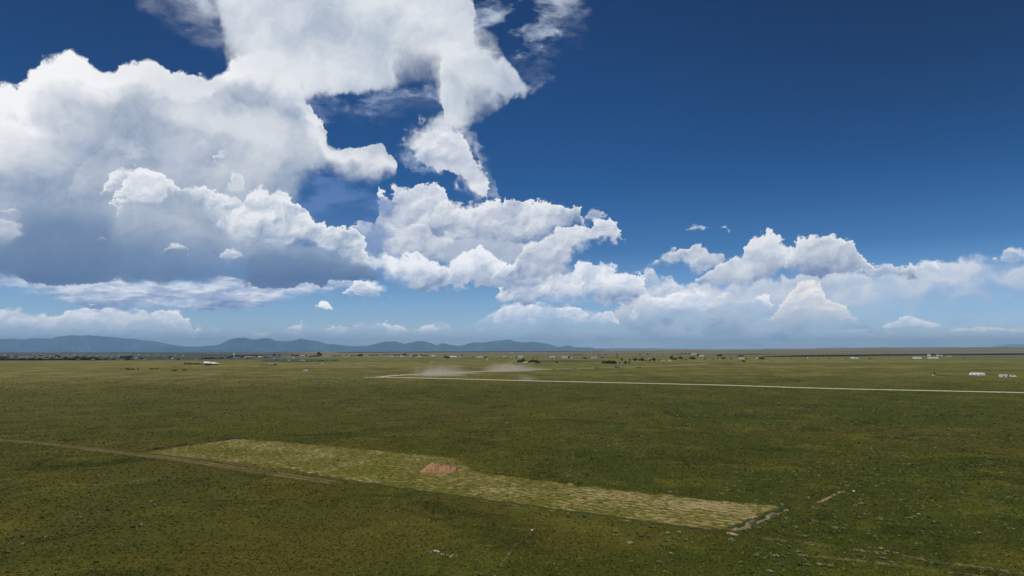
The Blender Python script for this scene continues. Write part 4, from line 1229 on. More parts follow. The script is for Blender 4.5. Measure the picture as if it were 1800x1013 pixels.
B = [
    # name, px, py, w, h, wall, roof, kind, windows, label, category
    ('mobile_home', 1502, 631, 10, 2.7, 'white', 'whiteroof', 'flat', 5, 'white mobile home with a dark tree behind its right end, below the dark belt', 'mobile home'),
    ('mobile_home', 1613, 630.6, 12, 2.4, 'white', 'whiteroof', 'flat', 5, 'long white mobile home, the left one of the pair on the right-hand plain', 'mobile home'),
    ('mobile_home', 1640, 630.6, 13.5, 2.4, 'white', 'whiteroof', 'flat', 6, 'long white mobile home, the right and longer one of the pair on the right-hand plain', 'mobile home'),
    ('mobile_home', 1304, 631.4, 9, 2.2, 'white', 'whiteroof', 'flat', 4, 'white mobile home between a cluster of dark trees and a lone tree below it', 'mobile home'),
    ('mobile_home', 1044, 630, 9.5, 2.2, 'white', 'whiteroof', 'flat', 4, 'bright white mobile home just right of a round dark tree, above the long dark grove', 'mobile home'),
    ('mobile_home', 993, 629.6, 10, 2.7, 'white', 'whiteroof', 'flat', 4, 'white mobile home with a dark tree touching its right end', 'mobile home'),
    ('mobile_home', 971, 629.4, 9, 2.6, 'white', 'whiteroof', 'flat', 4, 'white mobile home with a small dark bush below it, above the green crop field', 'mobile home'),
    ('mobile_home', 915.5, 628.6, 7.5, 2.7, 'white', 'bluegrey', 'flat', 3, 'white mobile home with a pale bluish left end, right above the walled farmstead grove', 'mobile home'),
    ('mobile_home', 844, 629.2, 11, 2.4, 'white', 'whiteroof', 'flat', 4, 'long white home with a dark bush at its right end, above the white tank', 'mobile home'),
    ('mobile_home', 797, 629.3, 11, 3.0, 'white', 'whiteroof', 'low', 4, 'large white home with a shaded right end, just right of the black tree', 'mobile home'),
    ('mobile_home', 812.5, 629, 7, 1.6, 'white', 'whiteroof', 'flat', 3, 'low white home under a small dark tree, right of the large white home', 'mobile home'),
    ('mobile_home', 762, 627, 6, 2.4, 'white', 'whiteroof', 'low', 2, 'pale home alone on the brown strip, left of the black lone tree', 'mobile home'),
    ('house', 887, 628.4, 4.5, 2.0, 'white', 'whiteroof', 'low', 2, 'small white house right of the white tank on the far brown plain', 'house'),
    ('shed', 898, 629, 2.5, 1.3, 'white', 'whiteroof', 'flat', 0, 'tiny pale shed between the small white house and the farmstead grove', 'shed'),
    ('shed', 903.5, 629.8, 2, 2.0, 'white', 'grey', 'low', 0, 'narrow white shed left of the white home with the bluish end', 'shed'),
    ('house', 737.5, 628.6, 5.5, 1.9, 'white', 'whiteroof', 'low', 2, 'white house at the right end of the row of far white homes', 'house'),
    ('house', 730, 628.4, 4, 1.6, 'white', 'grey', 'low', 2, 'pale house beside a black bush, second from the right in the row of far homes', 'house'),
    ('house', 721, 628, 3.5, 2.0, 'cream', 'pink', 'low', 1, 'pinkish cream house in the middle of the row of far homes', 'house'),
    ('house', 706.5, 627.8, 4.5, 2.0, 'white', 'whiteroof', 'low', 2, 'white house in front of the longest dark tree clump in the row of far homes', 'house'),
    ('house', 689.5, 628, 4.5, 2.2, 'white', 'whiteroof', 'low', 2, 'bright white house under dark trees at the left part of the row of far homes', 'house'),
    ('barn', 678, 626.6, 12, 1.3, 'cream', 'cream', 'flat', 2, 'very long low cream barn left of the bright white house', 'barn'),
    ('barn', 611.5, 628.8, 6.5, 2.0, 'pink', 'pink', 'low', 2, 'low pinkish tan barn in front of a few dark trees, left of the double tree', 'barn'),
    ('barn', 578, 626.8, 13, 1.2, 'pinkgrey', 'cream', 'flat', 2, 'long thin pale barn stretching right of the tall dark tree', 'barn'),
    ('house', 533, 627, 6, 1.8, 'pinkgrey', 'white', 'low', 2, 'pale house among dark trees just left of the tall dark tree', 'house'),
    ('house', 541.5, 627.4, 2.5, 1.8, 'white', 'white', 'low', 1, 'tiny white house between the pale house and the tall dark tree', 'house'),
    ('house', 508, 635, 3, 1.7, 'cream', 'white', 'low', 1, 'small cream house standing alone on green grass below the village', 'house'),
    ('barn', 532, 635, 6.5, 1.8, 'cream', 'white', 'low', 2, 'long cream barn right of the small cream house on green grass', 'barn'),
    ('house', 498.5, 631, 6, 1.4, 'pinkgrey', 'white', 'flat', 2, 'pale low house in the middle of the village, before the pair of dark trees', 'house'),
    ('house', 506, 631.2, 2.2, 1.3, 'white', 'white', 'flat', 0, 'tiny white house touching the right end of the pale low village house', 'house'),
    ('house', 516, 631, 4.5, 1.6, 'white', 'whiteroof', 'low', 2, 'white house at the right end of the village, below the dark tree pair', 'house'),
    ('house', 482, 631.4, 3, 1.3, 'cream', 'cream', 'low', 1, 'cream house right below the black round tree', 'house'),
    ('house', 457, 629, 5, 2.3, 'white', 'whiteroof', 'low', 2, 'bright white house left of a dark hedge, right of the pink barn', 'house'),
    ('barn', 437, 629.8, 11, 2.8, 'pink', 'pink', 'low', 3, 'long barn with a pink roof, right of the silo', 'barn'),
    ('barn', 417.5, 631, 9, 1.7, 'pinkgrey', 'cream', 'flat', 2, 'low pale barn in front of the silo and its dark trees', 'barn'),
    ('house', 415, 628.5, 2.2, 2.2, 'white', 'white', 'low', 0, 'small white house under trees at the right foot of the silo', 'house'),
    ('house', 345.5, 632.6, 3, 1.8, 'cream', 'tan', 'low', 1, 'small tan house left of the long dark hedge above the white roofed farm', 'house'),
    ('house', 302.5, 632.2, 3, 2.2, 'cream', 'white', 'low', 1, 'pale house beside a dark tree at the right edge of the left-hand basin', 'house'),
    ('house', 254, 633.6, 4, 1.8, 'cream', 'tan', 'low', 1, 'tan house right below a low dark bush on the edge of the left-hand basin', 'house'),
    ('house', 239.5, 630.6, 2.5, 1.6, 'pinkgrey', 'white', 'low', 1, 'little pale house in the basin between the large warehouse and two dark bushes', 'house'),
    ('warehouse', 219.5, 624.6, 16, 1.7, 'bluegrey', 'white', 'flat', 0, 'wide pale flat warehouse behind a black belt of trees in the basin', 'warehouse'),
    ('house', 209, 629.4, 2.2, 1.9, 'white', 'white', 'low', 0, 'bright white house at the left end of the black tree belt below the warehouse', 'house'),
    ('house', 163, 633.2, 4.5, 1.5, 'tan', 'cream', 'low', 1, 'tan house in front of the thickest part of the far left tree line', 'house'),
    ('house', 137.5, 633.4, 2.5, 1.5, 'tan', 'pink', 'low', 0, 'small tan house in the far left tree line, left of the thickest part', 'house'),
    ('house', 131.5, 625.2, 1.6, 1.4, 'white', 'white', 'low', 0, 'white speck of a house alone in the middle of the left-hand basin', 'house'),
    ('house', 9, 626.2, 1.8, 1.5, 'white', 'white', 'low', 0, 'white speck of a house at the far left of the basin', 'house'),
    ('house', 3.5, 627.4, 2.5, 1.2, 'white', 'bluegrey', 'low', 0, 'pale house cut by the left border of the photo', 'house'),
    ('house', 924, 639.6, 5.5, 3.0, 'cream', 'cream', 'low', 2, 'cream house between two dark tree clumps of the farmstead grove', 'house'),
    ('shed', 936, 640, 5, 2.0, 'cream', 'grey', 'flat', 1, 'low pale shed under the right-hand trees of the farmstead grove', 'shed'),
    ('shed', 914, 639.8, 3, 1.5, 'grey', 'grey', 'flat', 0, 'small grey shed under the leftmost trees of the farmstead grove', 'shed'),
    ('shed', 761, 637.4, 7, 1.2, 'white', 'white', 'flat', 0, 'very low white shed alone on the grass above the left dust cloud', 'shed'),
    ('house', 1086.5, 640.4, 3, 2.0, 'white', 'white', 'low', 1, 'small white house at the right end of the long dark grove', 'house'),
    ('house', 1092.5, 640.8, 3.5, 1.4, 'cream', 'white', 'low', 1, 'low cream house between the long grove and the round dark tree right of it', 'house'),
    ('barn', 1165, 636, 7, 2.0, 'pink', 'pink', 'low', 2, 'pink barn right of the row of dark trees', 'barn'),
    ('house', 1177.5, 636, 5, 1.7, 'cream', 'white', 'low', 1, 'cream house right of the pink barn', 'house'),
    ('house', 1141, 631.2, 2.5, 1.4, 'white', 'white', 'low', 0, 'tiny white house showing above the row of dark trees', 'house'),
    ('warehouse', 1219, 623.4, 9, 1.6, 'bluegrey', 'bluegrey', 'flat', 0, 'pale blue warehouse right of a line of distant trees', 'warehouse'),
    ('house', 1230.5, 627, 2, 2.0, 'white', 'white', 'low', 0, 'left one of two tiny white houses right of the pale blue warehouse', 'house'),
    ('house', 1234.8, 627.2, 2.6, 2.6, 'white', 'white', 'low', 0, 'right and brighter one of two tiny white houses right of the pale blue warehouse', 'house'),
    ('house', 1332, 631.2, 3.2, 2.2, 'white', 'whiteroof', 'low', 1, 'small white house touching the left side of a wide dark tree', 'house'),
    ('house', 1633, 626.0, 4.0, 2.0, 'white', 'white', 'low', 1, 'white house at the left end of the group before the dark belt', 'house'),
    ('barn', 1642.5, 626.0, 3.2, 2.3, 'red', 'darkroof', 'gable', 1, 'small red barn between white houses before the dark belt', 'barn'),
    ('house', 1648.5, 626.1, 2.8, 1.8, 'white', 'white', 'low', 1, 'white house right of the small red barn', 'house'),
    ('house', 1655, 626.1, 2.8, 1.5, 'white', 'bluegrey', 'low', 1, 'pale house, second to the right of the small red barn', 'house'),
    ('house', 1668.5, 627.2, 6, 1.2, 'pinkgrey', 'white', 'flat', 1, 'low pale house standing apart at the right end of the group before the dark belt', 'house'),
    ('shed', 1419.5, 630.2, 2, 1.8, 'cream', 'white', 'low', 0, 'tiny cream shed beside a dark bush below the dark belt', 'shed'),
    ('shed', 1004.5, 630.4, 2.4, 1.8, 'white', 'white', 'low', 0, 'tiny white shed right of the tree that touches a white mobile home', 'shed'),
    ('house', 477, 642.6, 8.5, 3.0, 'cream', 'tan', 'low', 2, 'cream house among dark shrubs on the open left-hand grassland', 'house'),
]
for (nm, px, py, wp, hp, wall, roof, kd, nw, lab, cat) in B:
    building(nm, px, py, wp, hp, wall, roof, lab, cat, group='houses and barns of the far plain', kind=kd, windows=nw, turn=random.uniform(-14, 14), door=nw > 0)


# the white roofed farm on the left: gabled house with open carport front, and a wide low pavilion
def farm_pavilion():
    p = at(363.8, 642.4); d = math.hypot(p.x, p.y); u = d / F_PX
    e = empty('farmhouse', p, face_cam(p, -8)); tag(e, 'tall white-roofed farmhouse with a shade-dark plum front and a white post', 'farmhouse')
    W, H, Dp = 8.2 * u, 6.4 * u, 7.5
    hw = H * 0.62
    part('wall', [(-W / 2, W / 2, -Dp / 2 + 1.4, Dp / 2, -.3, hw)], M['plumshade'], e)
    V = [(-W / 2 - .4, -Dp / 2 - .5, hw - .15), (W / 2 + .4, -Dp / 2 - .5, hw - .75), (W / 2 + .4, 0, H - .7), (-W / 2 - .4, 0, H), (-W / 2 - .4, Dp / 2 + .4, hw - .15), (W / 2 + .4, Dp / 2 + .4, hw - .75)]
    V += [(a, b, c - .18) for a, b, c in V]
    F = [(0, 1, 2, 3), (3, 2, 5, 4), (7, 6, 9, 8), (8, 9, 10, 11), (0, 6, 7, 1), (4, 5, 11, 10), (0, 3, 9, 6), (3, 4, 10, 9), (1, 7, 8, 2), (2, 8, 11, 5)]
    link_mesh('roof', V, F, M['whiteroof'], e)
    for x in (-W * .5 + .15, -W * .28, W * .5 - .15):
        part('post', [(x - .14, x + .14, -Dp / 2 - .1, -Dp / 2 + .18, -.2, hw - .35)], M['white'], e)
    part('door', [(-1.9, -.9, -Dp / 2 + 1.36, -Dp / 2 + 1.42, 0, 2.1)], M['white'], e)
    f = part('window', [(.4, 2.0, -Dp / 2 + 1.34, -Dp / 2 + 1.42, 1.0, 2.0)], M['white'], e)
    part('pane', [(.5, 1.9, -Dp / 2 + 1.3, -Dp / 2 + 1.338, 1.08, 1.92)], M['glass'], f)
    p = at(374.5, 641.6)
    e = empty('pavilion', p, face_cam(p, 6)); tag(e, 'wide low pavilion with a spreading white roof, right of the plum-fronted farmhouse', 'pavilion')
    W, H, Dp = 14 * u, 4.6 * u, 9.0
    V = [(-W / 2, -Dp / 2, H * .52), (W / 2 + 2, -Dp / 2, H * .46), (W * .12, 0, H), (-W * .2, 0, H), (W / 2 + 2, Dp / 2, H * .46), (-W / 2, Dp / 2, H * .52)]
    V += [(a, b, c - .2) for a, b, c in V]
    F = [(0, 1, 2, 3), (3, 2, 4, 5), (1, 4, 2), (5, 0, 3), (9, 8, 7, 6), (11, 10, 8, 9), (8, 10, 7), (9, 6, 11), (0, 6, 7, 1), (1, 7, 10, 4), (4, 10, 11, 5), (5, 11, 6, 0)]
    link_mesh('roof', V, F, M['whiteroof'], e)
    part('wall', [(-W / 2 + .8, W / 2 - .3, 0.2, Dp / 2 - .6, -.3, H * .47)], M['plumshade'], e)
    part('annex', [(W * .02, W * .18, -Dp / 2 + .4, .15, -.3, H * .44)], M['white'], e)
    for x in (-W / 2 + .5, -W / 4, W / 2 - .4):
        part('post', [(x - .13, x + .13, -Dp / 2 + .3, -Dp / 2 + .55, -.2, H * .45)], M['post'], e)


farm_pavilion()

# silo with its loading tube
p = at(411.3, 629); d = math.hypot(p.x, p.y); u = d / F_PX
e = empty('silo', p); tag(e, 'tall white silo rising out of dark trees at the left of the village', 'silo')


def lathe(name, prof, m, parent, n=20, loc=(0, 0, 0), smooth=True):
    V, F = [], []
    for r_, z in prof:
        for i in range(n):
            a = 2 * math.pi * i / n
            V.append((loc[0] + r_ * math.cos(a), loc[1] + r_ * math.sin(a), loc[2] + z))
    for j in range(len(prof) - 1):
        for i in range(n):
            F.append((j * n + i, j * n + (i + 1) % n, (j + 1) * n + (i + 1) % n, (j + 1) * n + i))
    return link_mesh(name, V, F, m, parent, smooth=smooth)


lathe('body', [(1.3 * u, -.3), (1.3 * u, 5.4 * u), (1.34 * u, 5.4 * u), (1.34 * u, 5.6 * u)], M['white'], e, smooth=False)
lathe('roof', [(1.4 * u, 5.58 * u), (.9 * u, 6.5 * u), (.25 * u, 7.3 * u), (.25 * u, 7.8 * u), (.02, 7.9 * u)], M['whiteroof'], e, smooth=False)
part('ladder', [(-.4, -.32, -1.3 * u - .22, -1.3 * u - .1, 0, 5.4 * u), (.32, .4, -1.3 * u - .22, -1.3 * u - .1, 0, 5.4 * u)] + [(-.32, .32, -1.3 * u - .2, -1.3 * u - .12, .6 * k, .6 * k + .07) for k in range(1, 14)], M['grey'], e)
# small white water tank
p = at(857, 633.6); e = empty('water_tank', p); tag(e, 'small round white water tank on the grass below the long white home', 'tank')
u = math.hypot(p.x, p.y) / F_PX
lathe('body', [(1.05 * u, -.2), (1.05 * u, 2.1 * u)], M['white'], e)
lathe('roof', [(1.12 * u, 2.08 * u), (.5 * u, 2.6 * u), (.02, 2.75 * u)], M['whiteroof'], e)

# far bright specks: sheds on the distant plain
for px, py, wpx, lab in [(367, 622.0, 3.5, 'bright white hangar far out on the plain, left of its twin'), (381, 621.6, 5, 'wide bright hangar far out on the plain, right of the narrow one'),
                         (863, 620.4, 3, 'pale hangar on the distant brown plain, left of its twin'), (900, 620.2, 5, 'long pale hangar on the distant brown plain, right of its twin'),
                         (1077, 617.0, 2, 'tiny pale hangar just below the skyline in the middle of the photo')]:
    building('hangar', px, py, wpx, 1.1, 'white', 'whiteroof', lab, 'hangar', 'hangars on the distant plain', kind='flat', windows=0, depth=14)


# ---------------------------------------------------------------- trailer, sheds and cars on the right and along the road
def loft(name, sections, m, parent, smooth=True, cap=True):
    """closed rings of equal count along one axis"""
    n = len(sections[0]); V = [v for s in sections for v in s]; F = []
    for j in range(len(sections) - 1):
        for i in range(n):
            F.append((j * n + i, (j + 1) * n + i, (j + 1) * n + (i + 1) % n, j * n + (i + 1) % n))
    if cap:
        F.append(tuple(range(n))); F.append(tuple((len(sections) - 1) * n + i for i in reversed(range(n))))
    return link_mesh(name, V, F, m, parent, smooth=smooth)


def rounded_ring(x, w, z0, z1, r, n=5):
    pts = []
    for cx, cz, a0 in ((w / 2 - r, z1 - r, 0), (-w / 2 + r, z1 - r, 90), (-w / 2 + r, z0 + r, 180), (w / 2 - r, z0 + r, 270)):
        for i in range(n):
            a = math.radians(a0 + 90 * i / (n - 1))
            pts.append((x, cx + r * math.cos(a), cz + r * math.sin(a)))
    return pts


def wheel(name, x, y, r, w, parent):
    V, F = [], []
    n = 20
    prof = [(r * .55, -w / 2), (r * .92, -w / 2), (r, -w * .3), (r, w * .3), (r * .92, w / 2), (r * .55, w / 2)]
    for rr, yy in prof:
        for i in range(n):
            a = 2 * math.pi * i / n
            V.append((x + rr * math.cos(a), y + yy, r + rr * math.sin(a)))
    for j in range(5):
        for i in range(n):
            F.append((j * n + i, (j + 1) * n + i, (j + 1) * n + (i + 1) % n, j * n + (i + 1) % n))
    t = link_mesh(name, V, F, M['tyre'], parent, smooth=True)
    V = [(x + r * .56 * math.cos(2 * math.pi * i / n), y + s * w * .4, r + r * .56 * math.sin(2 * math.pi * i / n)) for s in (-1, 1) for i in range(n)]
    F = [tuple(range(n)), tuple(n + i for i in reversed(range(n)))] + [(i, (i + 1) % n, n + (i + 1) % n, n + i) for i in range(n)]
    link_mesh('rim', V, F, M['grey'], t)
    return t


def travel_trailer():
    p = at(1718, 661.2)
    u = math.hypot(p.x, p.y) / F_PX
    L, H, W = 19.5 * u, 4.6 * u, 2.7
    e = empty('camping_trailer', p, face_cam(p, 4)); tag(e, 'long rounded white camping trailer parked alone on the right-hand grass', 'trailer')
    secs = []
    for t in np.linspace(-1, 1, 25):
        k = (1 - abs(t) ** 7) ** 0.5 if abs(t) < 1 else 0.0
        k = 0.25 + 0.75 * k
        z0 = 0.45 + (1 - k) * 0.5; z1 = 0.45 + (H - 0.45) * (0.32 + 0.68 * k)
        secs.append(rounded_ring(t * L / 2, W * (0.5 + 0.5 * k), z0, z1, 0.32))
    loft('body', secs, M['carwhite'], e)
    for x0, x1 in ((-L * .36, -L * .25), (-L * .12, -L * .02), (L * .14, L * .27), (L * .33, L * .39)):
        f = part('window', [(x0, x1, -W / 2 - .03, -W / 2 + .01, 1.35, 1.95)], M['grey'], e)
        part('pane', [(x0 + .06, x1 - .06, -W / 2 - .045, -W / 2 - .032, 1.41, 1.89)], M['glass'], f)
    part('door', [(L * .04, L * .10, -W / 2 - .03, -W / 2 + .01, .6, 2.1)], M['white'], e)
    part('stripe', [(-L * .42, L * .03, -W / 2 - .02, -W / 2 + .01, 1.08, 1.2), (L * .11, L * .42, -W / 2 - .02, -W / 2 + .01, 1.08, 1.2)], M['grey'], e)
    for x in (-.45, .45):
        wheel('wheel', x, -W / 2 + .2, .36, .24, e); wheel('wheel', x, W / 2 - .2, .36, .24, e)
    part('hitch', [(L / 2 - .3, L / 2 + 1.0, -.08, .08, .45, .58)], M['grey'], e)
    part('skirt', [(-L * .44, -1.0, -W / 2 + .1, W / 2 - .1, .12, .5), (1.0, L * .44, -W / 2 + .1, W / 2 - .1, .12, .5)], M['door'], e)


travel_trailer()


def car(px, py, lenpx, paint, label, style='van', turn=0.0, group=None):
    p = at(px, py); u = math.hypot(p.x, p.y) / F_PX
    L = lenpx * u; k = L / 4.6
    e = empty('parked_car', p, face_cam(p, turn)); tag(e, label, 'car', group)
    W = 1.85 * k
    prof = {'van': [(-2.3, .5, .95), (-2.25, .35, 1.6), (-2.0, .32, 1.9), (-.9, .32, 1.95), (.5, .32, 1.9), (1.25, .32, 1.25), (2.0, .34, 1.05), (2.3, .45, .8)],
            'sedan': [(-2.3, .45, .85), (-2.2, .35, 1.0), (-1.5, .3, 1.08), (-.8, .3, 1.42), (.3, .3, 1.45), (1.0, .3, 1.05), (2.0, .32, .92), (2.3, .42, .7)],
            'pickup': [(-2.3, .5, 1.0), (-2.28, .45, 1.12), (-.7, .42, 1.12), (-.6, .42, 1.75), (.5, .42, 1.78), (1.1, .42, 1.2), (2.1, .42, 1.1), (2.3, .5, .85)]}[style]
    secs = [rounded_ring(x * k, W * (0.9 if abs(x) > 2.2 else 1.0), z0 * k, z1 * k, 0.13 * k) for x, z0, z1 in prof]
    loft('body', secs, M[paint], e)
    zt = {'van': 1.78, 'sedan': 1.36, 'pickup': 1.66}[style] * k; zb = {'van': 1.18, 'sedan': 1.02, 'pickup': 1.2}[style] * k
    xs = {'van': ((-1.9, -1.0), (-.9, -.1), (0, .55)), 'sedan': ((-.85, -.3), (-.22, .35)), 'pickup': ((-.5, .0), (.07, .5))}[style]
    for x0, x1 in xs:
        for s in (-1, 1):
            y = s * W / 2
            part('window', [(x0 * k, x1 * k, min(y, y + s * .02), max(y, y + s * .02), zb, zt)], M['glass'], e)
    for x in (-1.4, 1.4):
        for s in (-1, 1): wheel('wheel', x * k, s * (W / 2 - .1 * k), .34 * k, .24 * k, e)
    for s in (-1, 1):
        part('headlight', [(2.27 * k, 2.32 * k, s * W * .36 - .14 * k, s * W * .36 + .14 * k, .62 * k, .76 * k)], M['white'], e)
    return e


car(1781, 663.2, 7.6, 'carwhite', 'white van with dark windows beside the pinkish grey shed, near the right border', 'van', 8)
car(538, 653.4, 7.5, 'carwhite', 'white van standing alone on the left-hand grassland', 'van', -20)
car(567.5, 641.0, 6.0, 'carwhite', 'white pickup parked alone on green grass below the tall dark tree', 'pickup', 15)
car(973.5, 649.6, 3.4, 'cardark', 'dark car driving on the branch road at the head of the dust', 'sedan', 20)
car(1011, 648.4, 4.4, 'cardark', 'dark pickup on the branch road, ahead of the dusty car', 'pickup', 15)

building('shed', 1764, 663.0, 9.6, 3.3, 'pinkgrey', 'pinkgrey', 'pinkish grey shed left of the white van near the right border', 'shed', turn=-12, depth=3.2, kind='low', windows=2)
building('shed', 1642, 660.4, 3.6, 4.4, 'cream', 'darkroof', 'little cream hut with a dark roof standing alone left of the camping trailer', 'hut', turn=25, depth=2.0, kind='gable', windows=1, door=False)
building('shed', 1087, 647.4, 4.0, 1.6, 'tan', 'brownroof', 'low brown shack on the branch road verge, below the long dark grove', 'shack', turn=10, depth=3, kind='low', windows=1)


# ---------------------------------------------------------------- trees: tapered trunk, limbs, crown of leaf clumps
def leaf_mat(name, c0, c1):
    m, g, out = new_mat(name)
    P = E(g, g.node('ShaderNodeTexCoord').outputs['Object'])
    n = g.noise(P, 0.9, 4.0, 0.6, dim='3D')
    c = g.mix(c0, c1, g.step(n, 0.38, 0.64))
    b = principled(g, c, 0.8, 0.15)
    tl = g.node('ShaderNodeBsdfTranslucent'); g.put(tl.inputs[0], c)
    mx = g.node('ShaderNodeMixShader'); mx.inputs[0].default_value = 0.2
    m.node_tree.links.new(b.outputs[0], mx.inputs[1]); m.node_tree.links.new(tl.outputs[0], mx.inputs[2])
    m.node_tree.links.new(mx.outputs[0], out.inputs[0])
    return m


bark = simple_mat('bark', (.07, .055, .04), 0.95, 0.25, 2.0)
LEAF = [leaf_mat('elm_leaves', (.010, .018, .008), (.028, .042, .014)), leaf_mat('juniper_leaves', (.008, .014, .009), (.020, .14, .015))]


def tree_meshes(seed, leaf, flat=1.0):
    """unit tree: 1 high, about 1 wide"""
    r_ = np.random.default_rng(seed)
    V, F = [], []

    def limb(a, b, ra, rb, n=6):
        a, b = Vector(a), Vector(b); d = (b - a).normalized()
        s = d.orthogonal().normalized(); t = d.cross(s)
        o = len(V)
        for p, r in ((a, ra), (a.lerp(b, .5), (ra + rb) * .5), (b, rb)):
            for i in range(n):
                q = p + (s * math.cos(2 * math.pi * i / n) + t * math.sin(2 * math.pi * i / n)) * r
                V.append(tuple(q))
        for j in range(2):
            for i in range(n):
                F.append((o + j * n + i, o + j * n + (i + 1) % n, o + (j + 1) * n + (i + 1) % n, o + (j + 1) * n + i))
    limb((0, 0, -.03), (.01, .0, .4), .045, .03)
    ends = []
    for i in range(7):
        a = 2 * math.pi * i / 7 + r_.uniform(-.4, .4)
        z0 = r_.uniform(.15, .38)
        e_ = (math.cos(a) * r_.uniform(.18, .36), math.sin(a) * r_.uniform(.18, .36), r_.uniform(.42, .8))
        limb((0, 0, z0), e_, .02, .006); ends.append(e_)
    limb((.01, 0, .4), (0, 0, .85), .028, .006); ends.append((0, 0, .82))
    tr = (V, F)
    # crown: leaf clumps around lobes
    lobes = [(e_[0] * 1.0, e_[1] * 1.0, min(e_[2], .85), r_.uniform(.14, .22)) for e_ in ends]
    lobes += [(r_.uniform(-.3, .3), r_.uniform(-.3, .3), r_.uniform(.22, .6), r_.uniform(.12, .2)) for _ in range(6)]
    LV = []
    for cx, cy, cz, cr in lobes:
        n = 110
        dirs = r_.normal(size=(n, 3)); dirs /= np.linalg.norm(dirs, axis=1)[:, None]
        rad = cr * r_.uniform(.55, 1.12, n) ** .8
        c = np.array([cx, cy, cz]) + dirs * rad[:, None] * np.array([1.1, 1.1, .85 * flat])
        u_ = r_.normal(size=(n, 3)); u_ /= np.linalg.norm(u_, axis=1)[:, None]
        w_ = np.cross(u_, dirs + .3 * r_.normal(size=(n, 3))); w_ /= np.linalg.norm(w_, axis=1)[:, None]
        s = r_.uniform(.022, .048, n)[:, None]
        LV.append(np.stack([c - u_ * s, c + w_ * s * .6, c + u_ * s, c - w_ * s * .6], 1).reshape(-1, 3))
    LV = np.concatenate(LV)
    LV[:, 2] = np.maximum(LV[:, 2], 0.02)
    LF = np.arange(len(LV)).reshape(-1, 4)
    return tr, (LV, LF)


TREES = []
for sd, lf, fl in ((1, 0, 1.0), (2, 0, .9), (3, 1, 1.0), (4, 0, 1.1), (5, 1, .8)):
    (tv, tf), (lv, lf_) = tree_meshes(sd, lf, fl)
    me_t = link_mesh('trunk', tv, tf, bark); me_c = link_mesh('crown', lv, lf_, LEAF[lf])
    TREES.append((me_t.data, me_c.data))
    bpy.data.objects.remove(me_t); bpy.data.objects.remove(me_c)

ORD = ['first', 'second', 'third', 'fourth', 'fifth', 'sixth', 'seventh', 'eighth', 'ninth', 'tenth', 'eleventh', 'twelfth', 'thirteenth', 'fourteenth', 'fifteenth', 'sixteenth']


def plant(px, py, wpx, hpx, label, group, name='tree', cat='tree'):
    p = at(px, py); u = math.hypot(p.x, p.y) / F_PX
    e = empty(name, p, random.uniform(0, 6.28))
    tag(e, label, cat, group)
    tm, cm = random.choice(TREES)
    for nm, me in (('trunk', tm), ('crown', cm)):
        o = bpy.data.objects.new(nm, me)
        o.scale = (wpx * u / .82, wpx * u / .82, hpx * u)
        o.parent = e
        COL.objects.link(o)
    return e


